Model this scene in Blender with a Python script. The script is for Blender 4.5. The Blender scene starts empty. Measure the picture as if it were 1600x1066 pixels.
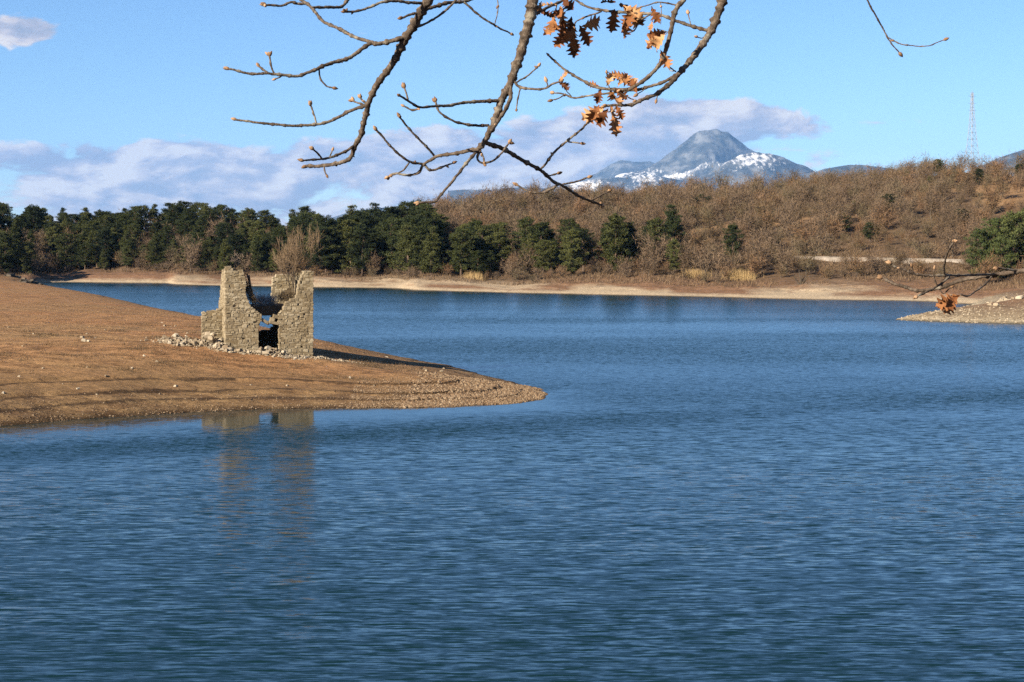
import bpy, math, random
import numpy as np
from mathutils import Vector
R = math.radians
SC = bpy.context.scene
COL = SC.collection
rng = np.random.default_rng(11)
random.seed(5)

# ------------------------------------------------------------------ camera, sky, sun, exposure
F, HOR, CAMZ = 2511.0, 379.0, 9.0           # focal length in photo pixels, horizon row, camera height over the water
cam = bpy.data.cameras.new('camera'); cam.sensor_width = 22.3; cam.lens = 35.0
cam.shift_y = -(533 - HOR) / 1600.0; cam.clip_start = 0.1; cam.clip_end = 40000
co = bpy.data.objects.new('camera', cam); COL.objects.link(co)
co.location = (0, 0, CAMZ); co.rotation_euler = (R(90), 0, 0); SC.camera = co

SUN_EL, SUN_BACK = 25.0, 43.0               # the sun stands to the west of the view, a little behind the camera
tosun = Vector((-math.cos(R(SUN_BACK)) * math.cos(R(SUN_EL)), -math.sin(R(SUN_BACK)) * math.cos(R(SUN_EL)), math.sin(R(SUN_EL))))
sl = bpy.data.lights.new('sun', 'SUN'); sl.energy = 5.0; sl.angle = R(0.5); sl.color = (1.0, 0.87, 0.69)
so = bpy.data.objects.new('sun', sl); COL.objects.link(so); so.location = (-60, -30, 60)
so.rotation_euler = tosun.to_track_quat('Z', 'Y').to_euler()

SC.view_settings.view_transform = 'Standard'; SC.view_settings.look = 'None'
SC.view_settings.exposure = 1.55; SC.view_settings.gamma = 1.0; SC.view_settings.use_curve_mapping = False
SC.cycles.use_denoising = False
SC.cycles.max_bounces = 6; SC.cycles.volume_bounces = 0; SC.cycles.diffuse_bounces = 3; SC.cycles.glossy_bounces = 3


class NT:
    """small helper round a node tree"""
    def __init__(s, nt): s.nt = nt
    def n(s, typ, _out=0, **kw):
        nd = s.nt.nodes.new(typ)
        for k, v in kw.items():
            if k.startswith('i_') or k[0] == '_':
                key = k[2:] if k.startswith('i_') else k[1:]
                key = int(key) if key.isdigit() else key.replace('_', ' ')
                sock = nd.inputs[key]
                if isinstance(v, bpy.types.NodeSocket): s.nt.links.new(v, sock)
                else: sock.default_value = v
            else: setattr(nd, k, v)
        return nd
    def m(s, op, a, b=0.0, c=0.0, clamp=False):
        nd = s.nt.nodes.new('ShaderNodeMath'); nd.operation = op; nd.use_clamp = clamp
        for i, v in enumerate((a, b, c)):
            if isinstance(v, bpy.types.NodeSocket): s.nt.links.new(v, nd.inputs[i])
            else: nd.inputs[i].default_value = v
        return nd.outputs[0]
    def noise(s, vec, scale, detail=4.0, rough=0.55, dist=0.0, out='Fac'):
        nd = s.n('ShaderNodeTexNoise', i_Scale=scale, i_Detail=detail, i_Roughness=rough, i_Distortion=dist)
        if vec is not None: s.nt.links.new(vec, nd.inputs['Vector'])
        return nd.outputs[out]
    def ramp(s, fac, stops, interp='LINEAR'):
        nd = s.nt.nodes.new('ShaderNodeValToRGB'); nd.color_ramp.interpolation = interp
        cr = nd.color_ramp
        while len(cr.elements) < len(stops): cr.elements.new(0.5)
        for e, (p, c) in zip(cr.elements, stops):
            e.position = p
            e.color = (c, c, c, 1) if isinstance(c, (int, float)) else (*c, 1)
        s.nt.links.new(fac, nd.inputs[0]); return nd.outputs[0]
    def mix(s, fac, a, b, mode='MIX'):
        nd = s.nt.nodes.new('ShaderNodeMix'); nd.data_type = 'RGBA'; nd.blend_type = mode
        for i, v in ((0, fac), (6, a), (7, b)):
            if isinstance(v, bpy.types.NodeSocket): s.nt.links.new(v, nd.inputs[i])
            else: nd.inputs[i].default_value = v if i == 0 else (*v, 1)
        return nd.outputs[2]
    def mapping(s, vec, scale=(1, 1, 1), rot=(0, 0, 0), loc=(0, 0, 0)):
        nd = s.n('ShaderNodeMapping'); nd.inputs['Scale'].default_value = scale
        nd.inputs['Rotation'].default_value = rot; nd.inputs['Location'].default_value = loc
        s.nt.links.new(vec, nd.inputs['Vector']); return nd.outputs[0]
    def link(s, a, b): s.nt.links.new(a, b)


# ---- the sky: Nishita with cumulus banks low over the horizon
world = bpy.data.worlds.new('World'); SC.world = world; world.use_nodes = True
world.node_tree.nodes.clear(); W = NT(world.node_tree)
sky = W.n('ShaderNodeTexSky', sky_type='NISHITA', sun_disc=False, sun_elevation=R(SUN_EL), sun_rotation=R(-90 - SUN_BACK),
          altitude=1200.0, air_density=1.0, dust_density=0.05, ozone_density=6.0)
tc = W.n('ShaderNodeTexCoord').outputs['Generated']
sep = W.n('ShaderNodeSeparateXYZ', i_0=tc)
az = W.m('ARCTAN2', sep.outputs[0], sep.outputs[1])
el = W.m('ARCSINE', sep.outputs[2])
cvec = W.n('ShaderNodeCombineXYZ', i_0=W.m('MULTIPLY', az, 12.0), i_1=W.m('MULTIPLY', el, 27.0), i_2=0.37).outputs[0]
n1 = W.noise(cvec, 1.6, 8.0, 0.58, 0.25)
n2 = W.noise(W.mapping(cvec, loc=(-0.10, 0.16, 0.0)), 1.6, 8.0, 0.58, 0.25)       # same field seen a little towards the sun
nlow = W.noise(cvec, 0.35, 2.0, 0.5)
def blob(px, py, wx, wy, amp):
    a0, e0 = math.atan((px - 800) / F), math.atan((HOR - py) / F)
    dx = W.m('MULTIPLY', W.m('SUBTRACT', az, a0), F / wx); dy = W.m('MULTIPLY', W.m('SUBTRACT', el, e0), F / wy)
    q = W.m('ADD', W.m('MULTIPLY', dx, dx), W.m('MULTIPLY', dy, dy))
    return W.m('MULTIPLY', W.m('POWER', 2.718, W.m('MULTIPLY', q, -1.0)), amp)
bank = W.m('MULTIPLY', W.m('SUBTRACT', 1.0, W.n('ShaderNodeMapRange', i_0=el, i_1=0.030, i_2=0.085, interpolation_type='SMOOTHSTEP').outputs[0]), 0.30)
cover = W.m('ADD', bank, W.m('MULTIPLY', W.m('SUBTRACT', nlow, 0.5), 0.5))
for b in ((22, 66, 95, 30, 0.55), (840, 240, 330, 62, 0.42), (1085, 188, 170, 40, 0.46), (210, 262, 190, 36, 0.30), (1420, 196, 120, 15, 0.22),
          (680, 58, 140, 16, 0.15), (1310, 250, 60, 9, 0.10), (1480, 300, 230, 90, -0.34), (330, 140, 330, 70, -0.2), (1250, 90, 330, 60, -0.22)):
    cover = W.m('ADD', cover, blob(*b))
dens = W.m('ADD', n1, W.m('SUBTRACT', cover, 0.22))
cmask = W.n('ShaderNodeMapRange', i_0=dens, i_1=0.49, i_2=0.59, i_4=0.93, interpolation_type='SMOOTHSTEP').outputs[0]
lit = W.m('ADD', W.m('MULTIPLY', W.m('SUBTRACT', n1, n2), 4.5), W.m('ADD', 0.55, W.m('MULTIPLY', W.m('SUBTRACT', dens, 0.6), -0.3)), clamp=True)
ccol = W.ramp(lit, [(0.0, (0.40, 0.45, 0.58)), (0.4, (0.57, 0.57, 0.67)), (0.7, (0.80, 0.74, 0.76)), (1.0, (1.0, 0.93, 0.88))])
bg1 = W.n('ShaderNodeBackground', i_0=sky.outputs[0], i_1=0.053)
bg2 = W.n('ShaderNodeBackground', i_0=ccol, i_1=0.325)
mixs = W.n('ShaderNodeMixShader', i_0=cmask, i_1=bg1.outputs[0], i_2=bg2.outputs[0])
wo = W.n('ShaderNodeOutputWorld'); W.link(mixs.outputs[0], wo.inputs[0])

# ------------------------------------------------------------------ mesh helpers
def mesh_np(name, V, faces, mat=None, smooth=False, attrs=None):
    """faces: (n,3)/(n,4) array or a list of such arrays"""
    me = bpy.data.meshes.new(name)
    V = np.asarray(V, np.float32)
    if isinstance(faces, np.ndarray): faces = [faces]
    faces = [np.asarray(f, np.int32) for f in faces if len(f)]
    loops = np.concatenate([f.ravel() for f in faces])
    tot = np.concatenate([np.full(len(f), f.shape[1], np.int32) for f in faces])
    start = np.concatenate([[0], np.cumsum(tot)[:-1]]).astype(np.int32)
    me.vertices.add(len(V)); me.vertices.foreach_set('co', V.ravel())
    me.loops.add(len(loops)); me.loops.foreach_set('vertex_index', loops)
    me.polygons.add(len(tot)); me.polygons.foreach_set('loop_start', start); me.polygons.foreach_set('loop_total', tot)
    me.polygons.foreach_set('use_smooth', np.full(len(tot), bool(smooth)))
    for k, a in (attrs or {}).items():
        at = me.attributes.new(k, 'FLOAT', 'POINT'); at.data.foreach_set('value', np.asarray(a, np.float32))
    me.update(calc_edges=True)
    if mat: me.materials.append(mat)
    return me

def put(name, me, parent=None, loc=None, rotz=None, scale=None, **props):
    o = bpy.data.objects.new(name, me); COL.objects.link(o)
    if parent is not None: o.parent = parent
    if loc is not None: o.location = loc
    if rotz is not None: o.rotation_euler = (0, 0, rotz)
    if scale is not None: o.scale = scale if hasattr(scale, '__len__') else (scale,) * 3
    for k, v in props.items(): o[k] = v
    return o

def grid_faces(nu, nv):
    i = np.arange(nu * nv).reshape(nu, nv)
    return np.stack([i[:-1, :-1], i[1:, :-1], i[1:, 1:], i[:-1, 1:]], -1).reshape(-1, 4)

def _hash(ix, iy, s):
    h = (ix.astype(np.int64) * 374761393 + iy.astype(np.int64) * 668265263 + s * 982451653) & 0x7fffffff
    h = ((h ^ (h >> 13)) * 1274126177) & 0x7fffffff
    return ((h ^ (h >> 16)) & 0xffff) / 65535.0
def vnoise(x, y, s=0):
    x = np.asarray(x, float); y = np.asarray(y, float)
    ix, iy = np.floor(x), np.floor(y); fx, fy = x - ix, y - iy
    fx = fx * fx * (3 - 2 * fx); fy = fy * fy * (3 - 2 * fy)
    a, b = _hash(ix, iy, s), _hash(ix + 1, iy, s); c, d = _hash(ix, iy + 1, s), _hash(ix + 1, iy + 1, s)
    return (a * (1 - fx) + b * fx) * (1 - fy) + (c * (1 - fx) + d * fx) * fy
def fbm(x, y, oct=4, s=0):
    v, a, t = 0.0, 0.5, 0.0
    for k in range(oct):
        v = v + a * vnoise(x * 2 ** k, y * 2 ** k, s + k); t += a; a *= 0.5
    return v / t - 0.5
def sst(x, a, b):
    t = np.clip((np.asarray(x, float) - a) / (b - a), 0, 1); return t * t * (3 - 2 * t)
def wpt(px, py, Y): return np.array([(px - 800) / F * Y, Y, CAMZ - (py - HOR) / F * Y])
def shore(px, py):                       # where the sight line through a shore point meets the water
    Y = F * CAMZ / (py - HOR); return ((px - 800) / F * Y, Y)
def poly_sd(X, Y, P):                    # signed distance, positive inside
    P = np.array(P, float); d = np.full(X.shape, 1e9); ins = np.zeros(X.shape, bool)
    for (ax, ay), (bx, by) in zip(P, np.roll(P, -1, 0)):
        ex, ey = bx - ax, by - ay; L = ex * ex + ey * ey
        t = np.clip(((X - ax) * ex + (Y - ay) * ey) / L, 0, 1)
        d = np.minimum(d, np.hypot(X - ax - t * ex, Y - ay - t * ey))
        c = ((ay > Y) != (by > Y)) & (X < ex * (Y - ay) / (ey if ey else 1e-9) + ax)
        ins ^= c
    return np.where(ins, d, -d)

# ------------------------------------------------------------------ materials
ALB = 0.62
def dim(c): return tuple(x * ALB for x in c)
def material(name, rough=0.9, spec=0.25):
    m = bpy.data.materials.new(name); m.use_nodes = True
    T = NT(m.node_tree); b = m.node_tree.nodes['Principled BSDF']
    b.inputs['Roughness'].default_value = rough; b.inputs['Specular IOR Level'].default_value = spec
    T.b = b; T.pos = T.n('ShaderNodeNewGeometry').outputs['Position']; return m, T
def bump(T, h, strength, dist):
    nd = T.n('ShaderNodeBump', i_Height=h, i_Strength=strength, i_Distance=dist); T.link(nd.outputs[0], T.b.inputs['Normal'])
def rnd_of(T):
    o = T.n('ShaderNodeObjectInfo').outputs['Random']; a = T.n('ShaderNodeAttribute', attribute_name='rnd').outputs['Fac']
    return T.m('FRACT', T.m('ADD', o, a))

def soil_material(name, grass, grass2, dark, bankc, pale, lo, hi, undercut_shade=()):
    grass, grass2, dark, bankc, pale = map(dim, (grass, grass2, dark, bankc, pale))
    """dry ground whose bare shore band depends on the shore distance stored in the mesh"""
    m, T = material(name, 0.95, 0.1)
    d = T.n('ShaderNodeAttribute', attribute_name='shore').outputs['Fac']
    big = T.noise(T.mapping(T.pos, (0.05, 0.12, 0.1)), 1.0, 5.0, 0.6)
    mid = T.noise(T.mapping(T.pos, (0.5, 1.0, 2.0)), 1.0, 8.0, 0.72)
    fine = T.noise(T.mapping(T.pos, (2.2, 4.5, 4.5)), 1.0, 5.0, 0.75)
    c = T.mix(T.ramp(big, [(0.35, 0.0), (0.65, 1.0)]), grass, grass2)
    c = T.mix(T.ramp(mid, [(0.44, 0.0), (0.64, 0.75)]), c, dark)
    dn = T.m('ADD', d, T.m('MULTIPLY', T.m('SUBTRACT', mid, 0.5), (hi - lo) * 0.9))
    band = T.n('ShaderNodeMapRange', i_0=dn, i_1=lo, i_2=hi).outputs[0]
    shade = 0.0  # undercut shade of the shore scarps, painted as dark bands by shore distance
    for s0 in undercut_shade:
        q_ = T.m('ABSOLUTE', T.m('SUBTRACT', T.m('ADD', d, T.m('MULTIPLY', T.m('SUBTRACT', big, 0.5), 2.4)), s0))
        shade = T.m('ADD', T.n('ShaderNodeMapRange', i_0=T.m('ADD', q_, T.m('MULTIPLY', T.m('SUBTRACT', mid, 0.5), 0.9)), i_1=0.06, i_2=0.22, i_3=0.85, i_4=0.0).outputs[0], shade, clamp=True)
    if undercut_shade: sh = T.mix(T.ramp(mid, [(0.4, 0.0), (0.6, 1.0)]), bankc, pale)
    else:                              # pale silt at the water's edge and in tongues, rusty earth above
        edge = T.n('ShaderNodeMapRange', i_0=T.m('ADD', d, T.m('MULTIPLY', T.m('SUBTRACT', mid, 0.5), 7.0)), i_1=lo * 0.15, i_2=lo * 0.8, i_3=1.0, i_4=0.0).outputs[0]
        tong = T.noise(T.mapping(T.pos, (0.045, 0.02, 0.3)), 1.0, 4.0, 0.6)
        sh = T.mix(T.m('ADD', edge, T.ramp(tong, [(0.50, 0.0), (0.60, 0.9)]), clamp=True), T.mix(T.ramp(mid, [(0.35, 0.0), (0.65, 1.0)]), bankc, tuple(x * 0.72 for x in bankc)), pale)
    if not undercut_shade: c = T.mix(T.n('ShaderNodeMapRange', i_0=T.m('ADD', T.n('ShaderNodeAttribute', attribute_name='patch').outputs['Fac'], T.m('MULTIPLY', T.m('SUBTRACT', mid, 0.5), 0.25)), i_1=0.10, i_2=0.17).outputs[0], c, (0.20, 0.122, 0.062))
    c = T.mix(band, sh, c)
    if undercut_shade: c = T.mix(shade, c, (0.045, 0.028, 0.016))
    wet = T.n('ShaderNodeMapRange', i_0=d, i_1=0.05, i_2=0.8, i_3=0.32, i_4=1.0).outputs[0]
    c = T.mix(1.0, c, T.n('ShaderNodeCombineXYZ', i_0=wet, i_1=wet, i_2=wet).outputs[0], 'MULTIPLY')
    c = T.mix(1.0, c, T.ramp(fine, [(0.3, 0.5), (0.7, 1.4)]), 'MULTIPLY')
    T.link(c, T.b.inputs['Base Color'])
    bump(T, T.m('ADD', fine, T.m('MULTIPLY', mid, 2.0)), 0.8, 0.12)
    return m

M = {}
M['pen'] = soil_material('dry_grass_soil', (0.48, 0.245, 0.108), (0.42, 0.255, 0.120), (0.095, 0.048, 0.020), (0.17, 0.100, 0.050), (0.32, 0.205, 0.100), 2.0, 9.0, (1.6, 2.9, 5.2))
M['far'] = soil_material('leaf_litter_soil', (0.14, 0.092, 0.054), (0.19, 0.120, 0.068), (0.06, 0.043, 0.027), (0.28, 0.160, 0.095), (0.48, 0.38, 0.26), 6.0, 26.0)
M['head'] = soil_material('stony_soil', (0.21, 0.125, 0.075), (0.27, 0.17, 0.105), (0.12, 0.08, 0.05), (0.30, 0.23, 0.15), (0.44, 0.37, 0.26), 2.5, 8.0)

def simple(name, stops, scale, rough=0.9, bstr=0.5, bdist=0.05, use_rnd=False, spec=0.2, detail=5.0, rw=0.55, stain=None):
    stops = [(p, dim(c)) for p, c in stops]; m, T = material(name, rough, spec)
    n = T.noise(T.pos, scale, detail, 0.62)
    f = n
    if use_rnd: f = T.m('ADD', T.m('MULTIPLY', n, 1 - rw), T.m('MULTIPLY', rnd_of(T), rw))
    c = T.ramp(f, stops)
    if stain: c = T.mix(T.ramp(T.noise(T.mapping(T.pos, (1, 1, 0.55)), 0.9, 6.0, 0.65), [(0.36, 0.0), (0.62, 1.0)]), c, T.mix(1.0, c, stain, 'MULTIPLY'))
    T.link(c, T.b.inputs['Base Color'])
    if bstr: bump(T, n, bstr, bdist)
    return m
M['stone'] = simple('limestone', [(0.2, (0.16, 0.122, 0.072)), (0.42, (0.33, 0.275, 0.185)), (0.62, (0.42, 0.355, 0.245)), (0.85, (0.54, 0.47, 0.345))], 20.0, 0.92, 0.4, 0.006, True, detail=6.0, rw=0.4, stain=(0.72, 0.68, 0.62))
M['mortar'] = simple('lime_mortar', [(0.3, (0.19, 0.145, 0.088)), (0.7, (0.35, 0.28, 0.172))], 20.0, 0.95, 0.4, 0.006, detail=6.0, stain=(0.72, 0.68, 0.62))
M['rubble'] = simple('rubble_stone', [(0.15, (0.17, 0.125, 0.08)), (0.5, (0.36, 0.29, 0.20)), (0.9, (0.55, 0.48, 0.37))], 5.0, 0.92, 0.6, 0.05, True)
M['pebble'] = simple('pebbles', [(0.15, (0.08, 0.05, 0.03)), (0.5, (0.21, 0.135, 0.075)), (0.9, (0.38, 0.29, 0.19))], 3.0, 0.9, 0, 0, True)
M['pale_pebble'] = simple('pale_pebbles', [(0.15, (0.13, 0.095, 0.06)), (0.5, (0.34, 0.27, 0.18)), (0.9, (0.52, 0.45, 0.34))], 3.0, 0.9, 0, 0, True)
M['dark_rock'] = simple('dark_rock', [(0.2, (0.05, 0.042, 0.032)), (0.6, (0.13, 0.105, 0.075)), (0.95, (0.26, 0.21, 0.15))], 2.0, 0.9, 0.5, 0.08, True)
M['grass'] = simple('dry_grass', [(0.15, (0.15, 0.082, 0.04)), (0.5, (0.32, 0.185, 0.088)), (0.9, (0.44, 0.29, 0.15))], 2.0, 0.9, 0, 0, True)
M['litter'] = simple('dead_undergrowth', [(0.15, (0.085, 0.058, 0.036)), (0.5, (0.17, 0.112, 0.066)), (0.9, (0.27, 0.185, 0.105))], 2.0, 0.9, 0, 0, True)
M['reed'] = simple('dry_reed', [(0.2, (0.34, 0.22, 0.09)), (0.8, (0.55, 0.40, 0.20))], 2.0, 0.9, 0, 0, True)
M['wood'] = simple('old_timber', [(0.3, (0.09, 0.06, 0.04)), (0.7, (0.2, 0.14, 0.09))], 7.0, 0.9, 0.5, 0.03)
M['creeper'] = simple('dry_creeper', [(0.2, (0.065, 0.046, 0.026)), (0.8, (0.16, 0.115, 0.066))], 4.0, 0.9, 0, 0, True)
M['bush_twig'] = simple('bush_twigs', [(0.2, (0.13, 0.088, 0.052)), (0.8, (0.24, 0.168, 0.105))], 4.0, 0.9, 0, 0)
M['brush'] = simple('grey_brush', [(0.2, (0.30, 0.27, 0.25)), (0.8, (0.55, 0.51, 0.50))], 4.0, 0.9, 0, 0, True)
M['twig'] = simple('bare_twigs', [(0.15, (0.085, 0.064, 0.036)), (0.32, (0.150, 0.105, 0.068)), (0.5, (0.205, 0.146, 0.098)), (0.62, (0.14, 0.115, 0.068)), (0.74, (0.21, 0.122, 0.066)), (0.88, (0.25, 0.185, 0.13))], 0.3, 0.95, 0, 0, True, 0.05)
M['pale_twig'] = simple('pale_twigs', [(0.2, (0.24, 0.18, 0.13)), (0.8, (0.36, 0.28, 0.22))], 0.5, 0.95, 0, 0, True, 0.05)
M['trunk'] = simple('grey_bark', [(0.3, (0.06, 0.046, 0.032)), (0.7, (0.15, 0.118, 0.085))], 3.0, 0.95, 0, 0, True)
M['needle'] = simple('pine_needles', [(0.15, (0.014, 0.024, 0.009)), (0.5, (0.040, 0.052, 0.015)), (0.85, (0.105, 0.110, 0.032))], 0.6, 0.8, 0, 0, True, 0.15)
M['olive'] = simple('green_foliage', [(0.1, (0.045, 0.065, 0.020)), (0.5, (0.075, 0.095, 0.028)), (0.9, (0.12, 0.13, 0.045))], 0.6, 0.8, 0, 0, True, 0.15)
M['pine_bark'] = simple('pine_bark', [(0.3, (0.08, 0.055, 0.04)), (0.7, (0.20, 0.14, 0.10))], 3.0, 0.95, 0, 0, True)
M['concrete'] = simple('weathered_concrete', [(0.3, (0.22, 0.185, 0.15)), (0.7, (0.42, 0.37, 0.32))], 0.8, 0.9, 0.3, 0.03)
M['steel'] = simple('galvanised_steel', [(0.3, (0.20, 0.20, 0.21)), (0.7, (0.30, 0.30, 0.30))], 1.0, 0.55, 0, 0, False, 0.5)
M['bud'] = simple('bud_scales', [(0.3, (0.20, 0.115, 0.06)), (0.7, (0.45, 0.29, 0.17))], 160.0, 0.8, 0.6, 0.001, True)

# oak bark: grey-brown with pale lichen flecks and cracks
m, T = material('oak_bark', 0.9, 0.15)
o = T.n('ShaderNodeTexCoord').outputs['Object']
n = T.noise(o, 60.0, 6.0, 0.65); nn = T.noise(o, 22.0, 3.0, 0.6); nf = T.noise(T.mapping(o, (260, 260, 90)), 1.0, 3.0, 0.6)
c = T.ramp(n, [(0.3, (0.020, 0.015, 0.011)), (0.5, (0.068, 0.051, 0.038)), (0.72, (0.165, 0.136, 0.106))])
c = T.mix(T.ramp(nn, [(0.56, 0.0), (0.68, 0.65)]), c, (0.22, 0.205, 0.165))
T.link(c, T.b.inputs['Base Color']); bump(T, T.m('ADD', n, nf), 0.9, 0.003); M['oak'] = m

# oak leaf: dry brown, veined, thin enough to let light through
m, T = material('dry_oak_leaf', 0.75, 0.2)
o = T.n('ShaderNodeTexCoord').outputs['Object']
n = T.noise(o, 70.0, 5.0, 0.6)
f = T.m('ADD', T.m('MULTIPLY', n, 0.5), T.m('MULTIPLY', rnd_of(T), 0.5))
c = T.ramp(f, [(0.25, (0.080, 0.028, 0.010)), (0.45, (0.19, 0.072, 0.025)), (0.6, (0.31, 0.145, 0.058)), (0.78, (0.48, 0.30, 0.15))])
T.link(c, T.b.inputs['Base Color']); bump(T, n, 0.6, 0.002)
tr = T.n('ShaderNodeBsdfTranslucent'); T.link(c, tr.inputs[0])
ms = T.n('ShaderNodeMixShader', i_0=0.25); T.link(T.b.outputs[0], ms.inputs[1]); T.link(tr.outputs[0], ms.inputs[2])
T.link(ms.outputs[0], m.node_tree.nodes['Material Output'].inputs[0]); M['leaf'] = m

# mountains
def mountain_mat(name, lo, hi):
    m, T = material(name, 0.95, 0.05)
    s = T.n('ShaderNodeAttribute', attribute_name='snow').outputs['Fac']
    n = T.noise(T.mapping(T.pos, (0.016, 0.007, 0.010)), 1.0, 8.0, 0.72)
    k = T.noise(T.mapping(T.pos, (0.005, 0.0035, 0.007)), 1.0, 6.0, 0.65)
    rock = T.ramp(k, [(0.35, (0.020, 0.026, 0.028)), (0.5, (0.052, 0.058, 0.060)), (0.64, (0.13, 0.135, 0.135))])
    f = T.n('ShaderNodeMapRange', i_0=T.m('ADD', s, n), i_1=lo, i_2=hi).outputs[0]
    T.link(T.mix(f, rock, (0.62, 0.62, 0.62)), T.b.inputs['Base Color']); return m
M['mount'] = mountain_mat('mountain_rock_and_snow', 1.05, 1.20)

# water: dark body, wind ripples as slope noise
m, T = material('lake_water', 0.07, 0.37)
T.b.inputs['IOR'].default_value = 1.333
T.b.inputs['Base Color'].default_value = (0.0032, 0.0145, 0.0165, 1)
sx = T.n('ShaderNodeSeparateXYZ', i_0=T.pos)
def slope(scale, stretch, rot, det):
    return T.n('ShaderNodeVectorMath', operation='SUBTRACT', i_0=T.noise(T.mapping(T.pos, (scale * stretch, scale, 1), (0, 0, rot)), 1.0, det, 0.55, 0.3, out='Color'), i_1=(0.5, 0.5, 0.5)).outputs[0]
def vs(v, k):
    nd = T.n('ShaderNodeVectorMath', operation='SCALE', i_0=v)
    if isinstance(k, bpy.types.NodeSocket): T.link(k, nd.inputs['Scale'])
    else: nd.inputs['Scale'].default_value = k
    return nd.outputs[0]
def va(a, b): return T.n('ShaderNodeVectorMath', operation='ADD', i_0=a, i_1=b).outputs[0]
w = va(vs(slope(4.2, 0.24, R(6), 3.0), 0.48), va(vs(slope(0.6, 0.22, R(6), 2.0), 0.10), vs(slope(9.0, 0.3, R(3), 3.0), 0.55)))
shl = T.m('ADD', T.m('MULTIPLY', sx.outputs[0], 0.50), 93.0)          # the line of the near shore of the spit
lee = T.m('SUBTRACT', shl, sx.outputs[1])
leef = T.n('ShaderNodeMapRange', i_0=T.m('ABSOLUTE', T.m('SUBTRACT', lee, 3.0)), i_1=3.0, i_2=8.0, i_3=0.14, i_4=1.0, interpolation_type='SMOOTHSTEP').outputs[0]
side = T.n('ShaderNodeMapRange', i_0=sx.outputs[0], i_1=-1.0, i_2=7.0, interpolation_type='SMOOTHSTEP').outputs[0]
leef = T.m('MAXIMUM', leef, side)
gust = T.noise(T.mapping(T.pos, (0.012, 0.05, 1), (0, 0, R(4))), 1.0, 3.0, 0.5)
gustf = T.n('ShaderNodeMapRange', i_0=gust, i_1=0.35, i_2=0.65, i_3=0.55, i_4=1.3).outputs[0]
ruf = T.m('MULTIPLY', T.m('POWER', 2.718, T.m('MULTIPLY', T.m('POWER', T.m('DIVIDE', T.m('SUBTRACT', lee, 14.0), 4.5), 2.0), -1.0)), 0.7)   # cat's-paw beyond the calm strip
ampl = T.m('MULTIPLY', T.m('ADD', leef, ruf), gustf)
w = vs(w, ampl)
lines = T.n('ShaderNodeMapRange', i_0=T.noise(T.mapping(T.pos, (0.95, 7.0, 1), (0, 0, R(6))), 1.0, 3.0, 0.6, 0.3), i_1=0.52, i_2=0.66, i_3=0.0, i_4=-0.34).outputs[0]
ws = T.n('ShaderNodeSeparateXYZ', i_0=w)                              # farther out, slopes are all tilted toward the camera to mirror sky, not hills
opn = T.m('MAXIMUM', ruf, T.n('ShaderNodeMapRange', i_0=sx.outputs[1], i_1=52.0, i_2=125.0, interpolation_type='SMOOTHSTEP').outputs[0])
cam_fold = T.m('MULTIPLY', T.m('SQRT', T.m('ADD', T.m('MULTIPLY', ws.outputs[1], ws.outputs[1]), 0.0002)), -2.3)
gentle = T.m('MINIMUM', T.m('ADD', T.m('SUBTRACT', T.m('MULTIPLY', ws.outputs[1], 0.7), 0.015), T.m('MULTIPLY', lines, T.m('MINIMUM', ampl, 1.0))), 0.05)
wy = T.m('ADD', T.m('MULTIPLY', cam_fold, opn), T.m('MULTIPLY', gentle, T.m('SUBTRACT', 1.0, opn)))
w = T.n('ShaderNodeCombineXYZ', i_0=T.m('MULTIPLY', ws.outputs[0], 0.3), i_1=wy, i_2=0.0).outputs[0]
nrm = T.n('ShaderNodeVectorMath', operation='NORMALIZE', i_0=va(w, (0, 0, 1))).outputs[0]
T.link(nrm, T.b.inputs['Normal']); M['water'] = m

# ------------------------------------------------------------------ the setting
gv = np.array([(-16000, -400, -6), (16000, -400, -6), (16000, 28500, -6), (-16000, 28500, -6)], float)
put('ground', mesh_np('ground', gv, np.array([[0, 1, 2, 3]]), M['far'], attrs={'shore': [60] * 4}), kind='structure')
xs = np.linspace(-420, 420, 60); ys = np.linspace(3, 520, 60)
gx, gy = np.meshgrid(xs, ys, indexing='ij')
put('lake_water', mesh_np('lake_water', np.stack([gx, gy, gx * 0], -1).reshape(-1, 3), grid_faces(60, 60), M['water']), kind='structure')

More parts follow.
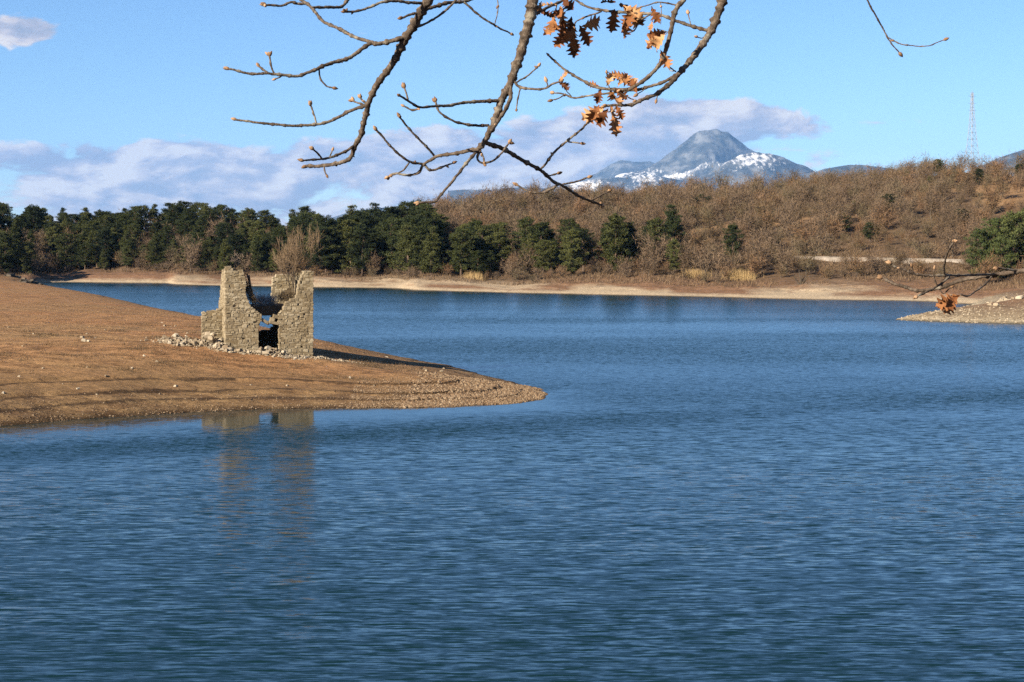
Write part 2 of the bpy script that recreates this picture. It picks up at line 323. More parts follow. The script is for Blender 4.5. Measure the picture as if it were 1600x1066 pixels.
# -- the grassy spit
PEN = [(-190, 60), (-130, 62), (-70, 66), (-40, 72)] + [shore(*p) for p in ((0, 665), (100, 656), (200, 651), (300, 644), (400, 639.5), (500, 638),
      (600, 637), (700, 635), (800, 630), (843, 624), (856, 617), (842, 608), (800, 597), (760, 587), (700, 572), (650, 562), (600, 553), (550, 545), (490, 534),
      (400, 519), (320, 503), (260, 489), (200, 475), (150, 465), (100, 457), (62, 452), (72, 446), (30, 443))] + [(-135, 345), (-190, 350)]
def zpen(X, Y, full=False):
    X = np.asarray(X, float); Y = np.asarray(Y, float)
    d = poly_sd(X, Y, PEN) + 0.9 * fbm(X * 0.25, Y * 0.25, 3, 3) + 0.5 * fbm(X * 1.1, Y * 1.1, 3, 8)
    dp = np.maximum(d, 0)
    z = 2.35 * (1 - np.exp(-dp / 8.0)) + 0.008 * dp
    z = z + np.clip(-0.085 * (X + 15), -0.6, 0.55) * (1 - np.exp(-dp / 5))
    wob = d + 1.0 * fbm(X * 0.12, Y * 0.15, 4, 21)
    front = 1 - sst(Y - (93 + 0.5 * X), 6, 16)
    for s0, h in ((1.5, 0.08), (2.9, 0.13), (5.2, 0.15)):
        z = z + h * (sst(wob, s0 - 0.12, s0 + 0.12) - sst(wob, s0 - 1.4, s0 + 1.4)) * front
    z = z + (0.12 * fbm(X * 0.12, Y * 0.12, 4, 5) + 0.10 * fbm(X * 0.9, Y * 0.9, 3, 6)) * sst(d, 0, 3)
    z = np.where(d > 0, z + 0.02, 0.16 * d)
    z = np.maximum(z, -3)
    return (z, d) if full else z
xs = np.concatenate([np.linspace(-180, -45, 90)[:-1], np.linspace(-45, 9, 230)])
ys = np.concatenate([np.linspace(58, 125, 290)[:-1], np.linspace(125, 356, 130)])
gx, gy = np.meshgrid(xs, ys, indexing='ij'); z, d = zpen(gx, gy, True)
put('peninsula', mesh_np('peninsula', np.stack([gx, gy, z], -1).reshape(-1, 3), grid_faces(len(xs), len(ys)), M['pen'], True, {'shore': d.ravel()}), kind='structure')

# -- far bank and wooded hills
_px = [-900, -500, 0, 45, 75, 100, 140, 200, 262, 276, 300, 350, 500, 600, 622, 650, 700, 800, 950, 1100, 1250, 1400, 1450, 1500, 1600, 1750, 2200]
_ys = [330, 330, 335, 340, 360, 364, 362, 358, 354, 345, 341, 337, 322, 316, 313, 301, 297, 286, 275, 266, 254, 246, 243, 236, 228, 220, 210]
_cx = [-900, -100, 300, 400, 440, 500, 560, 640, 700, 800, 1000, 1200, 1270, 1350, 1400, 1450, 1600, 1750, 2200]
_cy = [425, 425, 425, 428, 430, 445, 450, 455, 460, 468, 470, 450, 445, 440, 430, 425, 418, 405, 390]
_cz = [9, 8.5, 9.8, 9.5, 7.5, 9.5, 11.5, 12.5, 16.0, 18.6, 19.8, 21.0, 22.5, 23.5, 25.3, 25.6, 24.0, 23.5, 24]
def zfar(X, Y, full=False):
    X = np.asarray(X, float); Y = np.asarray(Y, float); px = 800 + F * X / Y
    Ys = np.interp(px, _px, _ys); Yc = np.interp(px, _cx, _cy); Zc = np.interp(px, _cx, _cz)
    s = Y - Ys + 8.0 * fbm(X * 0.05, Y * 0.06, 3, 31) + 1.2 * fbm(X * 0.3, Y * 0.3, 2, 35)
    sp = np.maximum(s, 0)
    zb = 3.3 * (1 - np.exp(-sp / 15.0)) * (0.95 + 1.1 * fbm(X * 0.035, Y * 0.03, 2, 44)) + 2.1 * fbm(X * 0.10, Y * 0.07, 5, 41) * sst(s, 1, 9) + 0.35 * (sst(s, 5.6, 6.4) - sst(s, 3, 9)) + 0.4 * (sst(s, 10.6, 11.4) - sst(s, 8, 14))
    h = np.clip((Y - Ys - 22) / (Yc - Ys - 22), 0, 1)
    prof = np.sin(h * np.pi / 2) ** 1.25
    z = zb + (Zc - 3) * prof + (3.2 * fbm(X * 0.025, Y * 0.018, 4, 51) + 1.0 * fbm(X * 0.12, Y * 0.1, 3, 55)) * sst(h, 0.05, 0.5)
    z = z - 0.03 * np.maximum(Y - Yc, 0)
    z = np.where(s > 0, z + 0.02, 0.12 * s); z = np.maximum(z, -4)
    return (z, s) if full else z
aa = np.linspace(-0.47, 0.47, 560); yy = np.concatenate([np.linspace(205, 330, 150)[:-1], np.linspace(330, 480, 110)[:-1], np.linspace(480, 900, 40)])
ga, gy = np.meshgrid(aa, yy, indexing='ij'); gx = ga * gy; z, s = zfar(gx, gy, True)
put('hills', mesh_np('hills', np.stack([gx, gy, z], -1).reshape(-1, 3), grid_faces(len(aa), len(yy)), M['far'], True, {'shore': s.ravel(), 'patch': (fbm(gx * 0.035, gy * 0.035, 3, 77) * sst(gx / gy, 0.04, 0.10)).ravel()}), kind='structure')

# -- stony headland
HEAD = [shore(1398, 500), (50, 193), (56, 203), (62, 216), (66, 232), (70, 250), (140, 260), (150, 150), (90, 166), (66, 172.5), shore(1600, 506.5), shore(1520, 504.5), shore(1450, 502)]
def zhead(X, Y, full=False):
    X = np.asarray(X, float); Y = np.asarray(Y, float)
    d = poly_sd(X, Y, HEAD) + 0.8 * fbm(X * 0.3, Y * 0.3, 3, 61); dp = np.maximum(d, 0)
    z = 4.3 * (1 - np.exp(-dp / 13.0)) + 0.3 * fbm(X * 0.2, Y * 0.2, 4, 66) * sst(d, 0, 4)
    z = np.where(d > 0, z + 0.02, 0.2 * d); z = np.maximum(z, -3)
    return (z, d) if full else z
xs = np.linspace(40, 130, 200); ys = np.linspace(152, 262, 220); gx, gy = np.meshgrid(xs, ys, indexing='ij'); z, d = zhead(gx, gy, True)
put('headland', mesh_np('headland', np.stack([gx, gy, z], -1).reshape(-1, 3), grid_faces(200, 220), M['head'], True, {'shore': d.ravel()}), kind='structure')

# -- the bank the photographer stands on (below and behind the camera)
def znear(X, Y):
    return np.maximum(7.3 - 0.66 * np.maximum(np.asarray(Y, float) - 1.0 - 0.0 * X, 0) + 0.25 * fbm(np.asarray(X) * 0.4, np.asarray(Y) * 0.4, 3, 71), -2.5)
xs = np.linspace(-60, 60, 120); ys = np.linspace(-25, 18, 80); gx, gy = np.meshgrid(xs, ys, indexing='ij'); z = znear(gx, gy)
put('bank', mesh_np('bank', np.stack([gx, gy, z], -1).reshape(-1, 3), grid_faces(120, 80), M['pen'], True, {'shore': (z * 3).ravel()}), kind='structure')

# -- mountains
def mountain(name, D, sil, depth_front, depth_back, snow_fn, seed, rough=0.12, base=0.0):
    KD = 2.3; D, depth_front, depth_back = D * KD, depth_front * KD, depth_back * KD; sil = np.array(sil, float)
    sx_ = (sil[:, 0] - 800) / F * D; sz_ = (HOR - sil[:, 1]) / F * D + 9
    nx, ny = 210, 115
    xs = np.linspace(sx_[0], sx_[-1], nx); t = np.concatenate([np.linspace(-1, 0, 90)[:-1], np.linspace(0, 1, ny - 89)])
    ys = np.where(t < 0, D + t * depth_front, D + t * depth_back)
    gx, gy = np.meshgrid(xs, ys, indexing='ij'); tt = np.broadcast_to(t, gx.shape)
    qx, qy = gx / KD, gy / KD
    warp = 260 * KD * fbm(qx / 700, qy / 700, 3, seed) * np.abs(tt)
    S = np.interp(gx + warp, sx_, sz_)
    prof = np.where(tt < 0, (1 - np.abs(tt)) ** 1.15, 1 - tt ** 1.3)
    rid = 1 - np.abs(2 * fbm(qx / 420 + 0.3 * fbm(qx / 300, qy / 300, 2, seed + 9), qy / 900, 5, seed + 3)) * 2
    z = S * prof + (rid - 0.75) * rough * S * sst(np.abs(tt), 0.02, 0.25) * (1 - np.abs(tt)) * 2.2 + (0.17 * S * fbm(qx / 260, qy / 300, 6, seed + 5) + 26 * fbm(qx / 50, qy / 50, 3, seed + 6)) * (1 if rough > 0.09 else 0.5)
    z = np.where(np.abs(tt) > 0.985, -8, z) + base
    sn = snow_fn(gx / gy * F + 800, HOR - (z - 9) / gy * F, rid)
    put(name, mesh_np(name, np.stack([gx, gy, z], -1).reshape(-1, 3), grid_faces(nx, ny), M['mount'], False, {'snow': sn.ravel()}), kind='structure')
mountain('mountain', 9200, [(820, 300), (870, 292), (920, 284), (960, 277), (1000, 266), (1030, 252), (1055, 237), (1075, 222), (1092, 209), (1105, 206), (1122, 204),
         (1138, 210), (1150, 220), (1165, 231), (1180, 239), (1215, 248), (1250, 262), (1290, 280), (1340, 300)], 1900, 1500,
         lambda px, py, rid: 0.36 + 0.18 * sst(rid, 0.7, 1.0) + 0.24 * np.exp(-((px - 1010) / 70) ** 2 - ((py - 274) / 14) ** 2) - 0.2 * sst(px, 1120, 1160) , 101, 0.26)
mountain('foothill', 7400, [(1040, 300), (1080, 284), (1115, 264), (1140, 249), (1160, 241), (1185, 237), (1202, 239), (1222, 249), (1245, 259), (1275, 269), (1320, 282), (1370, 300)], 1300, 1100,
         lambda px, py, rid: 0.36 + 0.27 * np.exp(-((px - 1175) / 65) ** 2 - ((py - 248) / 20) ** 2) + 0.12 * sst(rid, 0.75, 1), 131, 0.13)
mountain('snowy_ridge', 7900, [(700, 300), (800, 296), (860, 290), (900, 283), (940, 279), (975, 279), (1010, 276), (1050, 280), (1090, 290), (1130, 300)], 900, 900,
         lambda px, py, rid: 0.36 + 0.28 * np.exp(-((px - 915) / 45) ** 2) + 0.26 * np.exp(-((px - 1010) / 30) ** 2), 151, 0.10)
mountain('far_peak', 11000, [(870, 300), (905, 285), (935, 270), (955, 260), (968, 256), (990, 257), (1015, 253), (1050, 262), (1100, 300)], 1100, 900,
         lambda px, py, rid: 0.36 + 0.1 * rid, 161, 0.10)
mountain('low_ridge', 6000, [(1180, 300), (1250, 274), (1290, 265), (1330, 261), (1380, 263), (1430, 272), (1500, 300)], 900, 800, lambda px, py, rid: 0.0 * px, 171, 0.06)
mountain('side_ridge', 5200, [(1480, 300), (1530, 262), (1565, 246), (1600, 233), (1680, 215), (1780, 230), (1900, 300)], 900, 800, lambda px, py, rid: 0.0 * px, 181, 0.06)
mountain('west_ridge', 9000, [(500, 345), (540, 333), (575, 328), (605, 325), (640, 329), (700, 345)], 900, 800, lambda px, py, rid: 0.0 * px, 191, 0.04)

# ------------------------------------------------------------------ tubes, rods, stones
def tube(P, r, sides=6, cap=True):
    """swept tube through points P (n,3) with radii r (n,)"""
    P = np.asarray(P, float); n = len(P); r = np.broadcast_to(np.asarray(r, float), (n,))
    t = np.gradient(P, axis=0); t /= np.linalg.norm(t, axis=1)[:, None] + 1e-12
    ref = np.array([0.13, 0.97, 0.21]) if abs(t[0] @ np.array([0.13, 0.97, 0.21])) < 0.9 else np.array([1.0, 0.1, 0.0])
    N = np.zeros_like(P); v = ref
    for i in range(n):
        v = v - t[i] * (v @ t[i]); v = v / (np.linalg.norm(v) + 1e-12); N[i] = v
    B = np.cross(t, N); a = np.arange(sides) / sides * 2 * np.pi
    V = P[:, None] + r[:, None, None] * (np.cos(a)[None, :, None] * N[:, None] + np.sin(a)[None, :, None] * B[:, None])
    i = np.arange(n * sides).reshape(n, sides); j = np.roll(i, -1, 1)
    q = np.stack([i[:-1], j[:-1], j[1:], i[1:]], -1).reshape(-1, 4)
    V = V.reshape(-1, 3); tri = np.zeros((0, 3), int)
    if cap:
        V = np.vstack([V, P[0], P[-1]]); c0, c1 = n * sides, n * sides + 1
        tri = np.array([[j[0, k], i[0, k], c0] for k in range(sides)] + [[i[-1, k], j[-1, k], c1] for k in range(sides)])
    return V, q, tri
class Build:
    def __init__(s): s.V = []; s.Q = []; s.T = []; s.A = []; s.n = 0
    def add(s, V, q=None, t=None, a=0.0):
        if q is not None and len(q): s.Q.append(np.asarray(q) + s.n)
        if t is not None and len(t): s.T.append(np.asarray(t) + s.n)
        s.V.append(np.asarray(V, float)); s.A.append(np.full(len(V), a) if np.isscalar(a) else a); s.n += len(V)
    def rod(s, a, b, r0, r1=None, sides=4):
        s.add(*tube(np.array([a, b], float), [r0, r0 if r1 is None else r1], sides))
    def mesh(s, name, mat, smooth=False, rnd=False):
        f = ([np.concatenate(s.Q)] if s.Q else []) + ([np.concatenate(s.T)] if s.T else [])
        return mesh_np(name, np.concatenate(s.V), f, mat, smooth, {'rnd': np.concatenate(s.A)} if rnd else None)

OCT_V = np.array([(1, 0, 0), (-1, 0, 0), (0, 1, 0), (0, -1, 0), (0, 0, 1), (0, 0, -1)], float)
OCT_F = np.array([(0, 2, 4), (2, 1, 4), (1, 3, 4), (3, 0, 4), (2, 0, 5), (1, 2, 5), (3, 1, 5), (0, 3, 5)])
def ico():
    p = (1 + 5 ** .5) / 2
    V = np.array([(-1, p, 0), (1, p, 0), (-1, -p, 0), (1, -p, 0), (0, -1, p), (0, 1, p), (0, -1, -p), (0, 1, -p), (p, 0, -1), (p, 0, 1), (-p, 0, -1), (-p, 0, 1)], float)
    Fc = np.array([(0, 11, 5), (0, 5, 1), (0, 1, 7), (0, 7, 10), (0, 10, 11), (1, 5, 9), (5, 11, 4), (11, 10, 2), (10, 7, 6), (7, 1, 8), (3, 9, 4), (3, 4, 2), (3, 2, 6), (3, 6, 8), (3, 8, 9), (4, 9, 5), (2, 4, 11), (6, 2, 10), (8, 6, 7), (9, 8, 1)])
    return V / np.linalg.norm(V, axis=1)[:, None], Fc
ICO_V, ICO_F = ico()
def rock_mesh(name, mat, seed):
    g = np.random.default_rng(seed); c4 = np.array([(-1, -1), (1, -1), (1, 1), (-1, 1)]) * (1 + g.uniform(-0.3, 0.2, (4, 2))); V = []
    for w, k in ((-0.75, 0.55), (-0.35, 1.0), (0.4, 0.92), (0.75, 0.5)):
        V += [(a * k + g.normal(0, .1), b_ * k * g.uniform(.75, .9), w + g.normal(0, .1)) for a, b_ in c4]
    return mesh_np(name, np.array(V) * (1, 1, g.uniform(.75, 1.0)), np.concatenate([[(4 * a + k, 4 * a + (k + 1) % 4, 4 * a + 4 + (k + 1) % 4, 4 * a + 4 + k) for k in range(4)] for a in range(3)] + [[(3, 2, 1, 0), (12, 13, 14, 15)]]), mat)
ROCKS = [rock_mesh('rubble_stone', M['rubble'], k) for k in range(9)]
DROCKS = [rock_mesh('dark_rock', M['dark_rock'], 40 + k) for k in range(5)]

def scatter_mesh(P, size, V0, F0, squash=0.6, seed=1):
    """one mesh of many small copies (gravel, pebbles)"""
    g = np.random.default_rng(seed); n = len(P); k = len(V0)
    a = g.uniform(0, 2 * np.pi, n); sc = size[:, None] * np.stack([g.uniform(.7, 1.3, n), g.uniform(.7, 1.3, n), g.uniform(.6, 1.1, n) * squash], 1)
    v = V0[None] * sc[:, None] * g.uniform(0.8, 1.2, (n, k, 1))
    c, s = np.cos(a)[:, None], np.sin(a)[:, None]
    v = np.stack([v[..., 0] * c - v[..., 1] * s, v[..., 0] * s + v[..., 1] * c, v[..., 2]], -1) + P[:, None]
    return v.reshape(-1, 3), (F0[None] + (np.arange(n) * k)[:, None, None]).reshape(-1, F0.shape[1]), np.repeat(g.random(n), k)

# ------------------------------------------------------------------ the ruined stone house
TH = R(15.0); FU = np.array([math.cos(TH), math.sin(TH), 0]); FW = np.array([-math.sin(TH), math.cos(TH), 0])   # along the front, into the house
A0 = np.array([-17.8, 100.0, 0.0]); FRONT_W, DEPTH, TK = 5.38, 5.2, 0.55
gA = float(zpen(np.array(A0[0] + 2.5 * FU[0]), np.array(A0[1] + 2.5 * FU[1])))
ruin = put('ruined_house', None, loc=(A0[0], A0[1], gA))
ruin['label'] = 'roofless ruined stone house with a collapsed front above its dark doorway'; ruin['category'] = 'ruin'
ORG = np.array([A0[0], A0[1], gA])
def fpx(px, py, off=0.0):                  # photo point -> (u, z) on the front wall's plane set back by off
    r = (px - 800) / F; ox, oy = A0[0] + FW[0] * off, A0[1] + FW[1] * off
    u = (r * oy - ox) / (FU[0] - FU[1] * r); Y = oy + FU[1] * u
    return (u, CAMZ - (py - HOR) / F * Y)
def inpoly(u, v, P):
    P = np.array(P); r = False
    for (ax, ay), (bx, by) in zip(P, np.roll(P, -1, 0)):
        if (ay > v) != (by > v) and u < (bx - ax) * (v - ay) / (by - ay) + ax: r = not r
    return r
STONE_Q = np.concatenate([[(4 * a + k, 4 * a + (k + 1) % 4, 4 * a + 4 + (k + 1) % 4, 4 * a + 4 + k) for k in range(4)] for a in range(3)] + [[(3, 2, 1, 0), (12, 13, 14, 15)]])
def build_wall(name, poly, frame, tk, seed, label=None, big=0.30, holes=()):
    """rubble masonry in courses: a mortar core with each stone standing proud of it; frame maps (u, w, z) to the world"""
    g = random.Random(seed); core = Build(); small = Build(); bigs = []
    P = np.array(poly); z, z1 = P[:, 1].min(), P[:, 1].max()
    while z < z1:
        h = g.choice((0.07, 0.10, 0.12, 0.14, 0.19)) * g.uniform(0.85, 1.1); zc = z + h / 2
        cr = sorted((bx - ax) * (zc - ay) / (by - ay) + ax for (ax, ay), (bx, by) in zip(P, np.roll(P, -1, 0)) if (ay > zc) != (by > zc))
        for ua, ub in zip(cr[::2], cr[1::2]):
            u = ua
            while u < ub - 0.02:
                L = 0.10 + 0.26 * g.random() ** 1.6; L = ub - u if ub - u - L < 0.12 else L
                uc = u + L / 2; edge = u == ua or u + L > ub - 0.01 or not inpoly(uc, zc + 0.3, poly)
                if not any(inpoly(uc, zc, q) for q in holes):
                    e = 0.004; j = lambda s=0.036: g.uniform(-s, s)
                    c4 = [(u + e + j(), z + e + j()), (u + L - e + j(), z + e + j()), (u + L - e + j(), z + h - e + j()), (u + e + j(), z + h - e + j())]
                    cu, cz = sum(c[0] for c in c4) / 4, sum(c[1] for c in c4) / 4
                    f0, f1 = g.uniform(-0.040, 0.006), tk - g.uniform(-0.040, 0.006)
                    pit = g.random() < 0.05 and not edge and L < 0.25
                    if pit: f0 = g.uniform(0.02, 0.11)
                    V = []
                    for w, k in ((f0, 0.80), (f0 + 0.022, 1), (f1 - 0.022, 1), (f1, 0.80)):
                        for (a, b) in c4: V.append((cu + (a - cu) * k, w + j(0.013), cz + (b - cz) * k))
                    V = np.array([frame(*v) for v in V]) - ORG
                    if (edge and L > 0.17 or L > big) and len(bigs) < 60: bigs.append(V)
                    else: small.add(V, STONE_Q, None, g.random())
                    i0, i1 = (f0 + 0.015 if pit else g.uniform(-0.010, 0.006)), tk - g.uniform(-0.010, 0.006); x = 0.012; xa = -0.03 if u == ua else x; xb = -0.03 if u + L > ub - 0.01 else x; xt = x if inpoly(uc, z + h + 0.08, poly) else -0.03
                    bx = [(u - xa, z - x), (u + L + xb, z - x), (u + L + xb, z + h + xt), (u - xa, z + h + xt)]
                    V = np.array([frame(a, w, b) for w in (i0, i1) for a, b in bx]) - ORG
                    core.add(V, np.array([(3, 2, 1, 0), (4, 5, 6, 7), (0, 1, 5, 4), (1, 2, 6, 5), (2, 3, 7, 6), (3, 0, 4, 7)]))
                u += L
        z += h
    o = put(name, core.mesh(name, M['mortar']), ruin)
    if label: o['label'] = label
    put('masonry', small.mesh('masonry', M['stone'], rnd=True), o, kind='stuff')
    for V in bigs:
        c = V.mean(0); put('stone', mesh_np('stone', V - c, STONE_Q, M['stone']), o, loc=c)
def fr_front(u, w, z): return A0 + FU * u + FW * w + np.array([0, 0, z])
def fr_left(u, w, z): return A0 + FW * (u + TK) + FU * w + np.array([0, 0, z])
def fr_right(u, w, z): return A0 + FU * (FRONT_W - w) + FW * (u + TK) + np.array([0, 0, z])
def fr_back(u, w, z): return A0 + FU * u + FW * (DEPTH + w) + np.array([0, 0, z])
pl = [fpx(*p) for p in ((352, 582), (351.5, 421), (352, 417), (361, 416), (364, 421), (380, 423), (385, 440), (384, 455), (387, 468), (391, 477), (396, 482), (403, 486), (409, 493), (410, 501), (404.5, 506), (404.5, 582))]
pr = [fpx(*p) for p in ((436, 582), (436, 508), (434, 502), (436, 490), (441, 484), (446, 472), (461, 466), (464, 461), (465.5, 444), (470, 433), (476, 424), (490, 423), (489.5, 582))]
build_wall('front_wall', pl, fr_front, TK, 1, 'front wall beside the doorway with a tall broken pier')
build_wall('front_wall', pr, fr_front, TK, 2, 'front wall beyond the doorway stepping up to a corner pier')
build_wall('side_wall', [(0, 0.6), (0, 7.35), (0.5, 7.4), (1.2, 7.1), (2.0, 7.3), (2.6, 6.8), (3.3, 6.0), (4.3, 5.2), (4.3, 0.6)], fr_left, TK, 3, 'sunlit outer side wall')
build_wall('side_wall', [(0, 0.4), (0, 7.2), (0.5, 6.9), (1.0, 6.2), (2.0, 5.6), (3.2, 6.3), (4.3, 6.9), (4.3, 0.4)], fr_right, TK, 4)
bk = lambda *p: fpx(*p, DEPTH)
build_wall('back_wall', [(0, 0.6), (0, 5.2), (1.0, 5.0), bk(400, 476), bk(424, 478), bk(426, 432), bk(440, 429), bk(458, 431), bk(486, 428), (FRONT_W, 0.4)], fr_back, 0.5, 5,
           holes=[[bk(402, 517.5), bk(425, 516.5), bk(425, 491), bk(405, 491)]])
# low broken wall of the side room
def fr_annex(u, w, z): return A0 + FW * (2.5 + w) - FU * u + np.array([0, 0, z])
build_wall('low_wall', [(0.0, 1.2), (1.28, 1.2), (1.30, 4.58), (0.9, 4.66), (0.45, 4.72), (0.0, 4.85)], fr_annex, 0.5, 6, 'low broken wall of a vanished side room')
# the surviving floor vault inside, with earth and dry grass on it
b = Build(); nu, nw = 14, 12
uu = np.linspace(TK + 0.03, FRONT_W - TK - 0.03, nu); ww = np.linspace(1.7, DEPTH - 0.03, nw)
gu, gw = np.meshgrid(uu, ww, indexing='ij')
top = 4.95 + 0.22 * fbm(gu * 1.5, gw * 1.5, 3, 7); bot = 4.34 + 0 * gu
pt = lambda zz: (A0 + gu[..., None] * FU + gw[..., None] * FW + np.stack([gu * 0, gu * 0, zz], -1)).reshape(-1, 3) - ORG
gf = grid_faces(nu, nw); b.add(pt(top), gf); b.add(pt(bot), gf[:, ::-1])
i = np.arange(nu * nw).reshape(nu, nw); N0 = nu * nw
rim = np.concatenate([i[:, 0], i[-1, 1:], i[::-1, -1][1:], i[0, ::-1][1:]])
b.Q.append(np.stack([rim[:-1], rim[1:], rim[1:] + N0, rim[:-1] + N0], -1))
put('floor_vault', mesh_np('floor_vault', np.concatenate(b.V), [np.concatenate(b.Q)], M['wood'], attrs={'shore': np.full(2 * N0, 30.0)}), ruin)
# broken lintel over the door: leaning slab and loose stones that still hang there
def block(name, u0, z0, u1, z1, th, w0, w1, mat, parent, seed):
    g = random.Random(seed); d = np.array([u1 - u0, z1 - z0]); L = np.hypot(*d); d /= L; nrm_ = np.array([-d[1], d[0]])
    V = []
    for w, k in ((w0, 0.8), (w0 + 0.05, 1), (w1 - 0.05, 1), (w1, 0.8)):
        for su, sz in ((0, -1), (1, -1), (1, 1), (0, 1)):
            c = np.array([u0, z0]) + d * L * (0.5 + (su - 0.5) * k) + nrm_ * sz * th / 2 * k
            V.append(fr_front(c[0] + g.uniform(-.02, .02), w, c[1] + g.uniform(-.02, .02)) - ORG)
    V = np.array(V); c = V.mean(0); return put(name, mesh_np(name, V - c, STONE_Q, mat), parent, loc=c)
q = [fpx(*p) for p in ((405, 497), (421, 506), (420, 504), (437, 506), (422, 499), (430, 500), (427, 494), (436, 496))]
block('lintel', *q[0], *q[1], 0.20, 0.05, 0.50, M['stone'], ruin, 1); block('lintel', *q[2], *q[3], 0.17, 0.04, 0.5, M['stone'], ruin, 2)
block('lintel', *q[4], *q[5], 0.24, 0.08, 0.46, M['stone'], ruin, 3); block('lintel', *q[6], *q[7], 0.22, 0.06, 0.48, M['stone'], ruin, 4)
for k, (p0, p1) in enumerate((((386, 428), (399, 470)), ((389, 430), (396, 474)))):
    a, c = fpx(*p0, 0.9), fpx(*p1, 0.7)
    bb = Build(); bb.rod(fr_front(a[0], 0.9, a[1]) - ORG, fr_front(c[0], 0.7, c[1] - 0.2) - ORG, 0.055, 0.05, 6)
    put('rafter', bb.mesh('rafter', M['wood']), ruin)

# ------------------------------------------------------------------ vegetation builders
def grow(g, P, d, L, r, level, segs, spread=0.55, up=0.12, n=(3, 5)):
    """recursive bare branching, appended to segs as (points, radii)"""
    pts = [P]; dd = d.copy(); k = 4
    for s in range(k):
        dd = dd + g.normal(0, 0.10, 3) + np.array([0, 0, up * 0.4]); dd /= np.linalg.norm(dd); pts.append(pts[-1] + dd * L / k)
    segs.append((np.array(pts), np.linspace(r, r * 0.55, k + 1), level))
    if level == 0: return
    for c in range(g.integers(*n)):
        t = g.uniform(0.35, 1.0); i0 = min(int(t * k), k - 1); base = pts[i0] + (pts[i0 + 1] - pts[i0]) * (t * k - i0)
        nd_ = dd + g.normal(0, spread, 3) + np.array([0, 0, up]); nd_ /= np.linalg.norm(nd_)
        grow(g, base, nd_, L * g.uniform(0.55, 0.8), r * 0.5, level - 1, segs, spread, up, n)
def blades(C, D, L, wd, g):
    """thin triangles at C along D"""
    n = len(C); s = np.cross(D, g.normal(0, 1, (n, 3))); s /= np.linalg.norm(s, axis=1)[:, None] + 1e-9
    V = np.stack([C - s * wd[:, None] / 2, C + s * wd[:, None] / 2, C + D * L[:, None]], 1).reshape(-1, 3)
    return V, np.arange(3 * n).reshape(-1, 3)

def bare_tree_np(seed, h=6.5, w=5.0, ntw=560, tw=0.085):
    """far bare tree: (trunk V,q,t), (crown V,t)"""
    g = np.random.default_rng(seed); tr = Build(); segs = []
    fork = h * g.uniform(0.10, 0.22)
    tr.add(*tube(np.array([(0, 0, -0.3), (g.normal(0, .06), g.normal(0, .06), fork * 0.5), (g.normal(0, .1), g.normal(0, .1), fork)]), [0.13, 0.10, 0.085], 5))
    ends = []
    for k in range(12):
        az_ = g.uniform(0, 2 * np.pi); R_ = w / 2 * g.uniform(0.2, 0.85); zt = h * g.uniform(0.38, 0.92) - 0.15 * R_
        e = np.array([R_ * np.cos(az_), R_ * np.sin(az_), zt]); s0 = np.array([0, 0, fork * g.uniform(0.7, 1.0)])
        midp = (s0 + e) / 2 + np.array([e[0] * 0.12, e[1] * 0.12, -0.1 * h * 0.3])
        tr.add(*tube(np.array([s0, midp, e]), [0.05, 0.03, 0.012], 4, False)); ends.append((s0, midp, e))
    # twigs: start along the limbs, fan outwards and upwards to a domed outline
    li = g.integers(0, 12, ntw); t = g.uniform(0.2, 1.0, ntw)
    S = np.array([x[0] for x in ends])[li]; Mi = np.array([x[1] for x in ends])[li]; E = np.array([x[2] for x in ends])[li]
    C = ((1 - t) ** 2)[:, None] * S + (2 * t * (1 - t))[:, None] * Mi + (t ** 2)[:, None] * E + g.normal(0, 0.42, (ntw, 3)) * w / 5
    D = g.normal(0, 0.65, (ntw, 3)) + np.array([0, 0, 0.55]) + C * np.array([1, 1, 0]) * (0.55 / w * 2)
    D /= np.linalg.norm(D, axis=1)[:, None]
    L = g.uniform(0.5, 1.35, ntw) * h / 6.5
    V, t3 = blades(C, D, L, g.uniform(0.5, 1.3, ntw) * tw, g)
    return tr, V, t3
BARE = [bare_tree_np(200 + k, *p) for k, p in enumerate(((6.6, 5.4, 760), (5.8, 6.0, 760), (7.2, 4.8, 720), (5.2, 5.4, 700), (6.0, 6.4, 800)))]
SHRUB = [bare_tree_np(230 + k, 3.2, 4.2, 420, 0.075) for k in range(3)]
BARE_ME = [(t.mesh('trunk', M['trunk']), mesh_np('crown', V, f, M['twig'])) for t, V, f in BARE]
PALE_ME = [(t.mesh('trunk', M['trunk']), mesh_np('crown', V, f, M['pale_twig'])) for t, V, f in BARE[:3]]
SHRUB_ME = [(t.mesh('stem', M['trunk']), mesh_np('crown', V, f, M['twig'])) for t, V, f in SHRUB]

